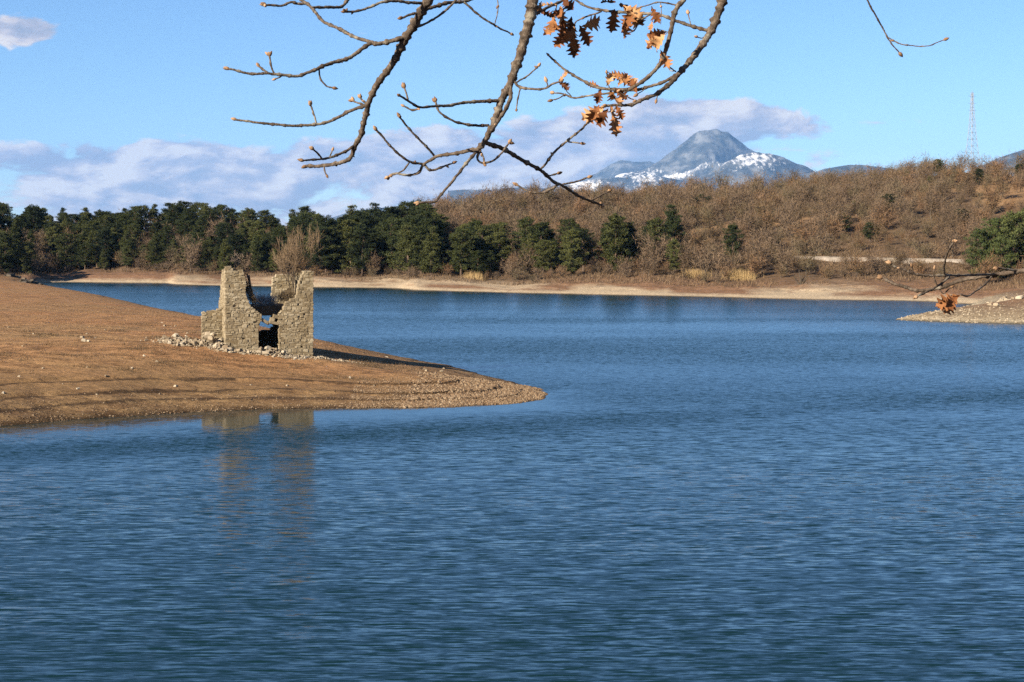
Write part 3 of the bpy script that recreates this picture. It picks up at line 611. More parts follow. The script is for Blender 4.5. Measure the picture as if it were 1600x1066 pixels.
def pine_np(seed, h, rmax, base, top_round, nl=64, per=60, leaf=0.25):
    g = np.random.default_rng(seed); tr = Build()
    pts = np.array([(0, 0, -0.4), (g.normal(0, .1), g.normal(0, .1), h * 0.4), (g.normal(0, .2), g.normal(0, .2), h * 0.75), (g.normal(0, .2), g.normal(0, .2), h * 0.96)])
    tr.add(*tube(pts, [0.19, 0.15, 0.09, 0.02], 6))
    C = []; lean = g.normal(0, 0.12, 2)
    for k in range(nl):
        f = (k + g.random()) / nl; z0 = h * (base + (0.97 - base) * f)
        if top_round: prof = math.sqrt(max(0.0, 1 - ((f - 0.42) / 0.62) ** 2))
        else: prof = (1 - f) ** 0.75 * 1.05 + 0.07
        a = k * 2.4 + g.normal(0, 0.5); Lb = rmax * prof * g.uniform(0.55, 1.2)
        x0 = np.interp(z0, pts[:, 2], pts[:, 0]); y0 = np.interp(z0, pts[:, 2], pts[:, 1])
        d = np.array([math.cos(a) + lean[0], math.sin(a) + lean[1], g.uniform(0.05, 0.5)]); s0 = np.array([x0, y0, z0 - 0.1 * Lb]); e = s0 + d * Lb
        tr.add(*tube(np.array([s0, (s0 + e) / 2 + (0, 0, -0.05 * Lb), e]), [0.045, 0.03, 0.012], 3, False))
        for t in ((0.45, 0.75, 1.0) if Lb > 0.8 else (0.9,)): C.append((s0 + (e - s0) * t + g.normal(0, 0.12, 3), 0.66 * (0.65 + 0.35 * g.random()) * (1.15 - 0.25 * t)))
    C.append((pts[-1], 0.35)); cs = np.array([c[0] for c in C]); cr = np.array([c[1] for c in C])
    n = len(cs) * per; ci = np.repeat(np.arange(len(cs)), per)
    off = g.normal(0, 1, (n, 3)); off /= np.linalg.norm(off, axis=1)[:, None]; off *= (g.random(n) ** 0.45)[:, None] * np.array([1.15, 1.15, 0.75])
    P = cs[ci] + off * cr[ci][:, None]
    D = off * 0.9 + g.normal(0, 0.5, (n, 3)) + np.array([0, 0, 0.45]); D /= np.linalg.norm(D, axis=1)[:, None]
    V, t3 = blades(P - D * leaf * 0.4, D, g.uniform(0.7, 1.4, n) * leaf, g.uniform(0.35, 0.7, n) * leaf, g)
    return tr, V, t3
PINES = [pine_np(300, 10, 2.5, 0.12, False), pine_np(301, 10, 2.5, 0.16, True), pine_np(302, 10, 2.2, 0.08, False), pine_np(303, 10, 2.6, 0.22, True), pine_np(304, 10, 2.3, 0.10, True)]
PINE_ME = [(t.mesh('trunk', M['pine_bark']), mesh_np('crown', V, f, M['needle'])) for t, V, f in PINES]
BIGP = [pine_np(310 + k, 9, 3.0, 0.06, True, 80, 34, 0.30) for k in range(2)]
BIG_ME = [(t.mesh('trunk', M['pine_bark']), mesh_np('crown', V, f, M['olive'])) for t, V, f in BIGP]

def plant(name, meshes, loc, scale, label, cat, group, part0='trunk'):
    o = put(name, None, loc=loc, rotz=random.uniform(0, 6.28), scale=scale, label=label, category=cat, group=group)
    put(part0, meshes[0], o); put('crown', meshes[1], o); return o

# ------------------------------------------------------------------ pines on the far shore
occ = []
def free(x, y, r):
    for (a, b_, q_) in occ:
        if (a - x) ** 2 + (b_ - y) ** 2 < (r + q_) ** 2 * 0.25: return False
    return True
G_PINE = 'pines on the far shore'
def grove(px0, px1, s0, s1, n, hmin, hmax, label, kinds=(0, 1, 2, 3, 4), rel='shore'):
    c = 0
    for _ in range(n * 12):
        if c >= n: break
        px = random.uniform(px0, px1)
        Y = (np.interp(px, _px, _ys) if rel == 'shore' else np.interp(px, _cx, _cy)) + random.uniform(s0, s1)
        X = (px - 800) / F * Y
        if not free(X, Y, 2.6): continue
        h = random.uniform(hmin, hmax) / 10; occ.append((X, Y, 2.6)); k = random.choice(kinds)
        sz_ = 'short' if h < hmin / 10 + (hmax - hmin) / 30 else 'tall' if h > hmax / 10 - (hmax - hmin) / 30 else 'mid-sized'
        t_ = (Y - (np.interp(px, _px, _ys) if rel == 'shore' else np.interp(px, _cx, _cy)) - s0) / (s1 - s0)
        lab = f"{sz_} {'pointed' if k in (0, 2) else 'round-topped'} {label}, {'at its front edge' if t_ < .33 else 'along its back' if t_ > .66 else 'amid the others'}"
        plant('pine_tree', PINE_ME[k], (X, Y, float(zfar(X, Y))), (h * random.uniform(.95, 1.35), h * random.uniform(.95, 1.35), h), lab, 'tree', G_PINE); c += 1
grove(-90, 442, -18, 4, 84, 6.5, 10.5, 'pine of the ridge wood across the cove', (1, 3, 4, 1, 2), 'crest')
grove(-60, 430, 19, 50, 76, 4.5, 9.5, 'pine low in the mixed wood across the cove', (0, 1, 2, 4))
grove(466, 690, 21, 62, 62, 7.5, 12.5, 'pine of the dense grove behind the ruin')
grove(695, 915, 22, 54, 32, 5.0, 9.8, 'pine of the long grove beyond the open water')
grove(375, 462, 24, 50, 9, 7.0, 9.5, 'pine of the thin stand by the pale bare trees')
grove(945, 1058, 24, 42, 11, 5.5, 10.8, 'pine of the small clump apart on the far bank', (0, 2, 4, 1))
for px, sY, h, k, lab in ((1145, 34, 7.6, 4, 'single dark green tree alone on the brown far slope'), (458, 96, 10.5, 0, 'pointed dark conifer alone on the ridge dip'),
                          (478, 100, 11.0, 1, 'rounded dark pine alone on the ridge dip')):
    Y = np.interp(px, _px, _ys) + sY; X = (px - 800) / F * Y; occ.append((X, Y, 4))
    plant('pine_tree', PINE_ME[k], (X, Y, float(zfar(X, Y))), (h / 10 * .95, h / 10 * .95, h / 10), lab, 'tree', G_PINE)
for k, (px, Y, h) in enumerate(((1534, 262, 7.6), (1556, 265, 9.0), (1584, 262, 9.8), (1620, 266, 10.0), (1566, 258, 6.5), (1655, 262, 9.6))):
    X = (px - 800) / F * Y; zz = max(float(zfar(X, Y)), float(zhead(X, Y)))
    plant('evergreen_tree', BIG_ME[k % 2], (X, Y, zz), h / 9, ('small' if h < 7 else 'shorter' if h < 8.5 else 'broad' if h < 9.3 else 'tall') + ' bushy green evergreen tree on the bank above the stony headland', 'tree', 'evergreens above the headland'); occ.append((X, Y, 5))

# ------------------------------------------------------------------ bare woodland over the hills
cand = []
def try_bare(px, Y, r, kind, sc):
    X = (px - 800) / F * Y
    if free(X, Y, r): occ.append((X, Y, r)); cand.append((X, Y, kind, sc))
class Cells:                              # faster neighbour test for the many bare trees
    def __init__(s, cs): s.cs = cs; s.d = {}
    def ok(s, x, y, r):
        i, j = int(x // s.cs), int(y // s.cs)
        for a in (i - 1, i, i + 1):
            for b_ in (j - 1, j, j + 1):
                for (u, v, q_) in s.d.get((a, b_), ()):
                    if (u - x) ** 2 + (v - y) ** 2 < ((r + q_) * 0.5) ** 2: return False
        s.d.setdefault((i, j), []).append((x, y, r)); return True
CE = Cells(7.0)
for (x, y, r) in occ: CE.ok(x, y, r)
for _ in range(9000):
    px = random.uniform(-160, 1760); Ys_, Yc_ = np.interp(px, _px, _ys), np.interp(px, _cx, _cy)
    Y = random.uniform(Ys_ + 20, Yc_ + 9); X = (px - 800) / F * Y
    h = (Y - Ys_ - 20) / (Yc_ - Ys_)
    bare_patch = float(fbm(np.array(X * 0.035), np.array(Y * 0.035), 3, 77))
    if bare_patch > 0.13 and px > 950 and random.random() < 0.85: continue
    if 462 < px < 915 and Y < Ys_ + 62 and random.random() < 0.55: continue
    if 1230 < px < 1520 and 285 < Y < 297: continue            # the road ledge
    if h < 0.10 and random.random() < 0.35: continue
    if 1235 < px < 1515 and 262 < Y < 286 and random.random() < 0.8: continue
    if CE.ok(X, Y, 3.35): cand.append((X, Y, 'bare', random.choice((0.55, 0.75, 0.9, 1.0, 1.2)) * random.uniform(0.85, 1.12) * (0.85 if px > 1300 else 1.0)))
for _ in range(900):                      # shrubs along the foot of the slope
    px = random.uniform(-60, 1700); Ys_ = np.interp(px, _px, _ys); Y = Ys_ + 19 + 9 * random.random() + 22 * float(fbm(np.array(px * 0.012), np.array(0.5), 3, 88)); X = (px - 800) / F * Y
    if 1440 < px: continue
    if CE.ok(X, Y, 2.2): cand.append((X, Y, 'shrub', random.uniform(0.5, 1.0)))
for _ in range(2500):                     # low scrub between the trees
    px = random.uniform(-60, 1700); Ys_, Yc_ = np.interp(px, _px, _ys), np.interp(px, _cx, _cy); Y = random.uniform(Ys_ + 30, Yc_ + 12); X = (px - 800) / F * Y
    if px > 900 and float(fbm(np.array(X * 0.035), np.array(Y * 0.035), 3, 77)) > 0.15: continue
    if (Y > Yc_ - 14 or random.random() < 0.36): cand.append((X, Y, 'scrub', random.uniform(0.45, 0.95)))
CX = np.array([c[0] for c in cand]); CY = np.array([c[1] for c in cand]); CZ = zfar(CX, CY)
inview = np.abs(CX / CY) < 0.325
order = sorted([i for i in range(len(cand)) if inview[i] and cand[i][2] == 'bare'], key=lambda i: -cand[i][3] / cand[i][1] * (1.0 if CY[i] < np.interp(800 + F * CX[i] / CY[i], _cx, _cy) + 4 else 0.4))
single = set(order[:290])
sorder = sorted([i for i in range(len(cand)) if inview[i] and cand[i][2] == 'shrub'], key=lambda i: -cand[i][3] / cand[i][1])
ssingle = set(sorder[:120])
def bare_label(px, Y, k, sc):
    h = (Y - np.interp(px, _px, _ys)) / (np.interp(px, _cx, _cy) - np.interp(px, _px, _ys))
    a = ('spreading', 'broad low', 'tall narrow', 'low bushy', 'wide domed')[k]; b_ = 'small ' if sc < 0.8 else 'large ' if sc > 0.97 else ''
    c_ = 'near the foot' if h < 0.3 else 'near the crest' if h > 0.75 else 'in the middle'
    d_ = 'of the mixed wood across the cove' if px < 440 else 'of the slope around the pine groves' if px < 920 else 'of the slope above the small pine clump' if px < 1240 else 'of the slope below the lattice mast'
    return f'{b_}{a} leafless tree {c_} {d_}'
stuffB = Build(); stuffT = Build()
for i, (X, Y, kind, sc) in enumerate(cand):
    z = float(CZ[i]); px = 800 + F * X / Y
    if i in single:
        pale = 300 < px < 400 and Y < np.interp(px, _px, _ys) + 45 and random.random() < 0.6
        k = random.randrange(3 if pale else 5); ms_ = (PALE_ME if pale else BARE_ME)[k]
        plant('bare_tree', ms_, (X, Y, z), sc, 'pale leafless tree standing in front of the mixed wood' if pale else bare_label(px, Y, k, sc), 'tree', 'bare trees on the far slope')
    elif i in ssingle:
        plant('bare_shrub', random.choice(SHRUB_ME), (X, Y, z), sc, ('low' if sc < .65 else 'large' if sc > .85 else 'rounded') + ' leafless shrub on the bare bank ' + ('of the cove' if px < 440 else 'below the dense pine grove' if px < 690 else 'below the long pine grove' if px < 930 else 'by the small pine clump' if px < 1110 else 'below the road wall'), 'shrub', 'shrubs along the far bank', 'stem')
    else:
        t, V, f = random.choice(BARE if kind == 'bare' else SHRUB); a = random.uniform(0, 6.28); ca, sa = math.cos(a) * sc, math.sin(a) * sc
        rot = np.array([[ca, -sa, 0], [sa, ca, 0], [0, 0, sc]])
        stuffB.add(V @ rot.T + (X, Y, z), None, f, random.random())
        tv = np.concatenate(t.V)[:17] @ rot.T + (X, Y, z); stuffT.add(tv, t.Q[0])
wood = put('bare_woodland', stuffB.mesh('bare_woodland', M['twig'], rnd=True), kind='stuff', label='leafless brown woodland covering the far hills', category='woodland')
put('trunks', stuffT.mesh('trunks', M['trunk']), wood, kind='stuff')

# dark evergreen bushes here and there among the bare trees
for k in range(24):
    px = random.uniform(930, 1640); Ys_, Yc_ = np.interp(px, _px, _ys), np.interp(px, _cx, _cy); Y = Ys_ + (Yc_ - Ys_) * random.uniform(0.3, 0.95); X = (px - 800) / F * Y; h = random.uniform(0.18, 0.42)
    plant('evergreen_bush', PINE_ME[(1, 3, 4)[k % 3]], (X, Y, float(zfar(X, Y))), (h * 1.4, h * 1.4, h), ('small' if h < .3 else 'large' if h > .4 else 'rounded') + ' dark green bush among the leafless trees ' + ('high' if Y > (Ys_ + Yc_) / 2 else 'low') + (' on the slope below the mast' if px > 1300 else ' on the slope behind the pine clump'), 'bush', 'green bushes on the far slope')
# dry reeds and grass along the far bank
g = np.random.default_rng(9)
def tufts(n, fn, L0, L1, wd, name, mat, label, cat, seed, lean=0.35):
    g = np.random.default_rng(seed); P = fn(g, n); n = len(P)
    D = g.normal(0, lean, (n, 3)); D[:, 2] = 1; D /= np.linalg.norm(D, axis=1)[:, None]
    V, f = blades(P, D, g.uniform(L0, L1, n), np.full(n, wd) * g.uniform(.6, 1.4, n), g)
    return put(name, mesh_np(name, V, f, mat, attrs={'rnd': np.repeat(g.random(n), 3)}), kind='stuff', label=label, category=cat)
def reed_pts(g, n):
    k = g.integers(0, 6, n); cx = np.array([1082, 1098, 1150, 1166, 1140, 740])[k]; px = cx + g.normal(0, 7, n)
    Y = np.interp(px, _px, _ys) + 22 + g.normal(0, 1.2, n); X = (px - 800) / F * Y; return np.stack([X, Y, zfar(X, Y) - .05], 1)
tufts(2600, reed_pts, 0.8, 2.0, 0.05, 'reeds', M['reed'], 'straw coloured dry reeds at the foot of the far slope', 'reeds', 3, 0.2)
def bank_grass(g, n):
    px = g.uniform(-60, 1700, n); Y = np.interp(px, _px, _ys) + g.uniform(12, 60, n); X = (px - 800) / F * Y
    k = fbm(X * 0.1, Y * 0.1, 3, 91) > -0.05; X, Y = X[k], Y[k]; return np.stack([X, Y, zfar(X, Y) - .05], 1)
tufts(60000, bank_grass, 0.3, 0.9, 0.10, 'undergrowth', M['litter'], 'dry brown undergrowth on the far slope', 'undergrowth', 4, 0.5)

# ------------------------------------------------------------------ grass, gravel and stones on the spit
def pen_grass(g, n):
    X = g.uniform(-48, 3, n); Y = 74 + 90 * g.random(n) ** 1.3; d = poly_sd(X, Y, PEN)
    k = (d > 4.5 + 2.5 * g.random(n)) & (fbm(X * 0.35, Y * 0.7, 3, 14) > -0.06 + 0.1 * g.random(n)); X, Y = X[k], Y[k]
    lx = (X - A0[0]) * FU[0] + (Y - A0[1]) * FU[1]; ly = (X - A0[0]) * FW[0] + (Y - A0[1]) * FW[1]
    k = ~((lx > -0.2) & (lx < FRONT_W + .2) & (ly > -0.3) & (ly < DEPTH + .6)); X, Y = X[k], Y[k]
    return np.stack([X, Y, zpen(X, Y) - .01], 1)
tufts(90000, pen_grass, 0.04, 0.17, 0.022, 'grass', M['grass'], 'short dry rust brown grass over the spit', 'grass', 5, 0.8)
def weed_pts(g, n):
    c = 420; cx = g.uniform(-46, -3, c); cy = 82 + 40 * g.random(c) ** 1.2; k = g.integers(0, c, n); X = cx[k] + g.normal(0, .35, n) * 1.6; Y = cy[k] + g.normal(0, .25, n)
    k = (poly_sd(X, Y, PEN) > 6) & (fbm(X * 0.12, Y * 0.3, 3, 17) > 0.0); X, Y = X[k], Y[k]
    lx = (X - A0[0]) * FU[0] + (Y - A0[1]) * FU[1]; ly = (X - A0[0]) * FW[0] + (Y - A0[1]) * FW[1]
    k = ~((lx > -0.2) & (lx < FRONT_W + .2) & (ly > -0.3) & (ly < DEPTH + .6)); X, Y = X[k], Y[k]; return np.stack([X, Y, zpen(X, Y) - .01], 1)
tufts(26000, weed_pts, 0.08, 0.30, 0.02, 'weeds', M['creeper'], 'dark dead weeds in patches on the spit', 'weeds', 6, 0.6)
def ring_pts(g, n, lo, hi, zf, P, box, power=1.0):
    X = g.uniform(box[0], box[1], n); Y = g.uniform(box[2], box[3], n); d = poly_sd(X, Y, P)
    k = (d > lo) & (d < lo + (hi - lo) * g.random(n) ** power); X, Y = X[k], Y[k]; z, dd = zf(X, Y, True); k = dd > -0.1
    return np.stack([X, Y, z], 1)[k]
g = np.random.default_rng(21)
P = np.concatenate([ring_pts(g, 44000, -0.3, 3.2, zpen, PEN, (-34, 3, 76, 99), 2.0), ring_pts(g, 26000, -0.3, 8, zpen, PEN, (-9, 3, 86, 100), 1.2)])
V, f, a = scatter_mesh(P, g.uniform(0.025, 0.075, len(P)) * (1 + 0.8 * (P[:, 0] > -6)), OCT_V, OCT_F, 0.7, 22)
put('gravel', mesh_np('gravel', V, f, M['pebble'], attrs={'rnd': a}), kind='stuff', label='brown shingle along the near edge of the spit', category='gravel')
P = np.concatenate([ring_pts(g, 16000, -0.3, 9, zhead, HEAD, (44, 80, 166, 200), 1.3), ring_pts(g, 1500, 0, 40, zhead, HEAD, (44, 95, 166, 235), 1.0)])
V, f, a = scatter_mesh(P, g.uniform(0.05, 0.19, len(P)), OCT_V, OCT_F, 0.7, 23)
put('shingle', mesh_np('shingle', V, f, M['pale_pebble'], attrs={'rnd': a}), kind='stuff', label='pale shingle covering the stony headland', category='gravel')

def stone(me, X, Y, z, s, label, group, name='rubble_stone', cat='stone', sink=0.25):
    o = put(name, me, loc=(X, Y, z + s * (0.55 - sink)), label=label, category=cat, group=group)
    o.rotation_euler = (random.uniform(-.4, .4), random.uniform(-.4, .4), random.uniform(0, 6.28)); o.scale = (s, s * random.uniform(.8, 1.1), s * random.uniform(.75, 1.1)); return o
def heap(zones, n, smin, smax, label, group, stuff_n, seed):
    """zones: (u, w, spread u, spread w, heap height) in the house's own axes"""
    gg = random.Random(seed); pts = []
    def spot():
        u0, w0, su, sw, hh = gg.choice(zones); du, dw = gg.gauss(0, 1), gg.gauss(0, 1)
        u, w = u0 + du * su, w0 + dw * sw
        if -0.05 < u < FRONT_W + 0.05 and w > -0.15: w = -0.2 - gg.random() * 0.5
        if -1.4 < u < 0.1 and 2.4 < w < 3.1: w = 2.1
        p = A0 + FU * u + FW * w; return p[0], p[1], hh * math.exp(-(du * du + dw * dw) / 1.6)
    for _ in range(n):
        X, Y, hh = spot(); s = (smin + (smax - smin) * gg.random() ** 1.6) * (0.8 + 0.5 * gg.random())
        stone(gg.choice(ROCKS), X, Y, float(zpen(np.array(X), np.array(Y))) + hh * gg.uniform(0.5, 1), s, label, group)
    for _ in range(stuff_n):
        X, Y, hh = spot(); pts.append((X, Y, float(zpen(np.array(X), np.array(Y))) + hh * gg.random()))
    return pts
small = []
small += heap([(-0.7, 1.4, 0.5, 0.6, 0.75), (-0.9, 1.9, 0.5, 0.3, 0.9), (-0.35, 0.5, 0.3, 0.5, 0.35)], 75, 0.09, 0.20, 'pale block in the stone heap against the low broken wall', 'rubble against the low wall', 500, 1)
small += heap([(-2.6, 3.2, 0.8, 0.9, 0.35), (-2.0, 2.0, 0.7, 0.7, 0.2), (-3.3, 2.6, 0.5, 0.6, 0.1)], 60, 0.07, 0.17, 'pale stone in the scree spilling away from the low broken wall', 'rubble beside the ruin', 500, 2)
small += heap([(2.4, -0.5, 0.7, 0.3, 0.40), (2.9, -0.7, 0.5, 0.3, 0.5), (1.0, -0.4, 0.7, 0.2, 0.12)], 70, 0.06, 0.16, 'pale block in the rubble spilled before the dark doorway', 'rubble before the doorway', 500, 3)
small += heap([(4.2, -0.8, 0.7, 0.25, 0.10), (5.6, -0.6, 0.8, 0.2, 0.08), (4.0, -1.5, 0.6, 0.3, 0.03), (6.8, -0.4, 0.8, 0.2, 0.02)], 60, 0.045, 0.10, 'pale stone strewn below the corner pier of the ruin', 'stones below the corner pier', 400, 4)
P = np.array(small); V, f, a = scatter_mesh(P, np.random.default_rng(31).uniform(0.03, 0.09, len(P)), OCT_V, OCT_F, 0.8, 24)
put('rubble', mesh_np('rubble', V, f, M['rubble'], attrs={'rnd': a}), kind='stuff', label='small broken stone between the fallen blocks', category='rubble')
# loose stones on the grass
for px, py, s in ((128, 528, .17), (134, 533, .22), (138, 534, .15), (211, 546, .2), (196, 594, .26), (200, 596, .18), (158, 597, .14), (262, 577, .18), (287, 571, .2), (88, 612, .18), (183, 616, .2),
                  (277, 553, .12), (226, 592, .1), (664, 578, .16), (666, 580, .12), (690, 581, .15), (180, 614, .14), (342, 583, .13), (60, 560, .1), (310, 600, .1), (560, 600, .09), (610, 590, .08), (240, 560, .1)):
    Y = 100.0
    for _ in range(12): X = (px - 800) / F * Y; z = float(zpen(np.array(X), np.array(Y))); Y = F * (CAMZ - z) / (py - HOR)
    stone(ROCKS[(px * 7) % 9], X, Y, z, s * 0.7, 'lone pale stone lying on the brown grass of the spit', 'stones on the grass', 'stone')
for k in range(90):
    X, Y = random.uniform(-42, 0), 80 + 45 * random.random() ** 1.5
    z, d = zpen(np.array(X), np.array(Y), True); l_ = np.array([X, Y]) - A0[:2]
    if d < 2 or (-4 < l_ @ FU[:2] < 6 and -2 < l_ @ FW[:2] < 6): continue
    stone(random.choice(ROCKS), X, Y, float(z), random.uniform(.04, .10), 'small stone half sunk in the brown grass of the spit', 'small stones on the grass', 'stone')
# dark rocks where the spit meets the cove
for k in range(46):
    tip = k < 30; px = random.uniform(36, 69) if tip else random.uniform(-10, 42); Y = random.uniform(304, 322) if tip else random.uniform(336, 346)
    X = (px - 800) / F * Y; z = max(float(zpen(np.array(X), np.array(Y))), float(zfar(X, Y)), -0.1)
    stone(random.choice(DROCKS), X, Y, z + (random.uniform(0, 0.9) * max(0, 1 - abs(px - 50) / 20) if tip else 0), random.uniform(.35, .8), 'dark boulder in the rock pile at the cove mouth' if tip else 'dark boulder on the bank behind the rock pile',
          'boulders at the cove', 'boulder', 'rock')
for k in range(60):
    px, Y = random.uniform(1500, 1680), random.uniform(184, 222); X = (px - 800) / F * Y; z = float(zhead(X, Y))
    stone(random.choice(ROCKS), X, Y, z, random.uniform(.14, .42), 'pale boulder scattered over the stony headland', 'boulders on the headland', 'boulder', 'rock')
# driftwood stump on the far bank
b = Build(); g = np.random.default_rng(3); Yd = 268.0; Xd = (1250 - 800) / F * Yd; zd = float(zfar(Xd, Yd))
for k in range(12):
    e = g.normal(0, 0.5, 3) + (0, 0, 1.0); b.add(*tube(np.array([(g.normal(0, .15), g.normal(0, .15), -.2), e * .5 + g.normal(0, .1, 3), e * 1.3]), [.16, .1, .03], 5))
put('tree_stump', b.mesh('tree_stump', M['trunk']), loc=(Xd, Yd, zd), label='dark dead stump with upright roots on the bare far bank', category='stump')

# ------------------------------------------------------------------ plants growing in the ruin
g = np.random.default_rng(77); segs = []
for k in range(5):
    d = np.array([g.normal(0, .16), g.normal(0, .16), 1.0]); d /= np.linalg.norm(d)
    grow(g, np.array([g.normal(0, .10), g.normal(0, .10), -0.1]), d, g.uniform(1.7, 2.4), 0.05, 4, segs, 0.46, 0.17, (3, 6))
tb, cb = Build(), Build()
for P, r, lv in segs:
    if lv >= 3: tb.add(*tube(P, r, 6))
    else: cb.add(*tube(P[::2], np.maximum(r[::2], 0.007), 3, False))
u, zt = fpx(457, 470, 3.6); p = fr_front(u, 3.6, 4.95)
tree = put('bare_tree', None, loc=p, scale=(0.92, 0.92, 1.12), label='leafless bushy tree growing up out of the ruined house', category='tree')
put('trunk', tb.mesh('trunk', M['trunk']), tree); put('crown', cb.mesh('crown', M['bush_twig']), tree)
n = 900; g = np.random.default_rng(78)
def creep(u0, u1, z0, z1, w0, w1, n, L, mat, name, label, cat, seed, dz=-0.6, wd=0.02):
    g = np.random.default_rng(seed); t = g.random(n)
    C = np.array([fr_front(u0 + (u1 - u0) * a + g.normal(0, .12), g.uniform(w0, w1), z0 + (z1 - z0) * a + g.normal(0, .16)) for a in t])
    D = g.normal(0, 0.6, (n, 3)) + (0.15, -0.1, dz); D /= np.linalg.norm(D, axis=1)[:, None]
    V, f = blades(C, D, g.uniform(.4, 1.2, n) * L, np.full(n, wd), g)
    o = C.mean(0); put(name, mesh_np(name, V - o, f, mat, attrs={'rnd': np.repeat(g.random(n), 3)}), loc=o, label=label, category=cat)
a, c = fpx(372, 421), fpx(398, 470)
creep(a[0], c[0], a[1], c[1], 0.2, 0.9, 2200, 0.32, M['creeper'], 'creeper', 'dry creeper hanging over the broken edge of the tall pier', 'creeper', 1)
a, c = fpx(402, 462, 2.5), fpx(430, 466, 2.5)
creep(a[0], c[0], 5.15, 5.15, 2.0, 4.2, 1500, 0.5, M['brush'], 'brush', 'pale grey dead brush on the floor vault between the walls', 'brush', 2, 0.9, 0.016)
a, c = fpx(445, 470), fpx(462, 464)
creep(a[0], c[0], a[1] + .1, c[1] + .1, 0.8, 3.4, 1400, 0.28, M['creeper'], 'weeds', 'brown dead weeds along the vault beside the corner pier', 'weeds', 3, 0.8)

# ------------------------------------------------------------------ road wall on the slope, masts
pxs = np.arange(1236, 1532, 20); pys = 401 + (pxs - 1236) * 0.02; Yw = []
for x, y in zip(pxs, pys):
    yy_ = np.arange(262, 330, 0.5); zz_ = zfar((x - 800) / F * yy_, yy_); hit = np.nonzero(zz_ + 0.65 > CAMZ - (y - HOR) / F * yy_)[0]; Yw.append(yy_[hit[0]] if len(hit) else 290.0)
Yw = np.polyval(np.polyfit(pxs, Yw, 2), pxs); WP = [wpt(x, y, Y) for x, y, Y in zip(pxs, pys, Yw)]
root = np.array([WP[0][0], WP[0][1], float(zfar(WP[0][0], WP[0][1]))])
rw = put('road_wall', None, loc=root, label='long pale concrete road parapet half hidden by bare trees on the slope', category='wall')
def boxm(name, c, sx_, sy_, sz_, mat, parent, rotz=0.0):
    V = np.array([(x, y, z) for z in (-.5, .5) for x, y in ((-.5, -.5), (.5, -.5), (.5, .5), (-.5, .5))]) * (sx_, sy_, sz_)
    f = np.array([(3, 2, 1, 0), (4, 5, 6, 7), (0, 1, 5, 4), (1, 2, 6, 5), (2, 3, 7, 6), (3, 0, 4, 7)])
    return put(name, mesh_np(name, V, f, mat), parent, loc=c, rotz=rotz)
for a, c in zip(WP[:-1], WP[1:]):
    mid_ = (a + c) / 2 - root; L = np.hypot(*(c - a)[:2]); rz = math.atan2(c[1] - a[1], c[0] - a[0])
    boxm('panel', (mid_[0], mid_[1], mid_[2] - 0.95), L - 0.01, 0.35, 1.9, M['concrete'], rw, rz)
    boxm('coping', (mid_[0], mid_[1], mid_[2] + 0.06), L + 0.004, 0.5, 0.12, M['concrete'], rw, rz)

def mast(px, pyt, Y, wbase, wtop, label, r, levels):
    X = (px - 800) / F * Y; z0 = float(zfar(X, Y)); H = CAMZ + (HOR - pyt) / F * Y - z0
    o = put('lattice_mast', None, loc=(X, Y, z0), rotz=R(20), label=label, category='mast')
    def c(k, t):
        w = (wbase * (1 - t) ** 1.6 + wtop * (1 - (1 - t) ** 1.6)) / 2; s = ((-1, -1), (1, -1), (1, 1), (-1, 1))[k % 4]; return np.array([s[0] * w, s[1] * w, t * H])
    ts = 1 - (1 - np.linspace(0, 1, levels)) ** 1.15
    for k in range(4):
        b = Build(); b.add(*tube(np.array([c(k, t) - (0, 0, 0.5 * (t == 0)) for t in ts]), np.linspace(r * 1.3, r * 0.8, levels), 4)); put('leg', b.mesh('leg', M['steel']), o)
    for t0, t1 in zip(ts[:-1], ts[1:]):
        b = Build()
        for k in range(4):
            b.rod(c(k, t0), c(k + 1, t1), r * .45); b.rod(c(k + 1, t0), c(k, t1), r * .45); b.rod(c(k, t1), c(k + 1, t1), r * .5)
        put('bracing', b.mesh('bracing', M['steel']), o)
    for k, t in enumerate((0.80, 0.88, 0.96)):
        b = Build(); b.rod((-0.7 - wtop, 0, t * H), (0.7 + wtop, 0, t * H), r * .6); put('antenna_arm', b.mesh('antenna_arm', M['steel']), o)
    b = Build(); b.rod((0, 0, H * .9), (0, 0, H + 0.6), r * .8); put('spike', b.mesh('spike', M['steel']), o)
mast(1519, 145, 424, 3.8, 0.5, 'tall steel lattice mast rising above the bare wooded hill', 0.05, 15)
mast(13, 322, 430, 1.2, 0.4, 'small thin mast poking above the pine ridge across the cove', 0.06, 8)

# ------------------------------------------------------------------ the oak whose boughs hang into view
oak = put('oak_tree', None, loc=(3.3, 2.6, float(znear(3.3, 2.6))), label='oak with knobbly bare boughs and a few dry brown leaves overhanging the lake', category='tree')
OO = np.array(oak.location)
b = Build(); tp = np.array([(3.3, 2.6, OO[2] - .5), (3.32, 2.65, 7.5), (3.2, 2.8, 8.9), (3.0, 3.0, 10.1), (2.9, 3.1, 11.6), (3.0, 3.0, 13.0)])
b.add(*tube(tp - OO, [.26, .20, .17, .15, .11, .05], 14)); put('trunk', b.mesh('trunk', M['oak'], True), oak)
lp = np.array([(3.0, 3.0, 10.2), (2.2, 3.5, 10.55), (1.2, 3.9, 10.65), (0.2, 4.0, 10.6), (-0.7, 4.2, 10.75), (-1.6, 4.4, 11.1)])
b = Build(); b.add(*tube(lp - OO, [.10, .085, .07, .055, .04, .015], 12)); put('limb', b.mesh('limb', M['oak'], True), oak)

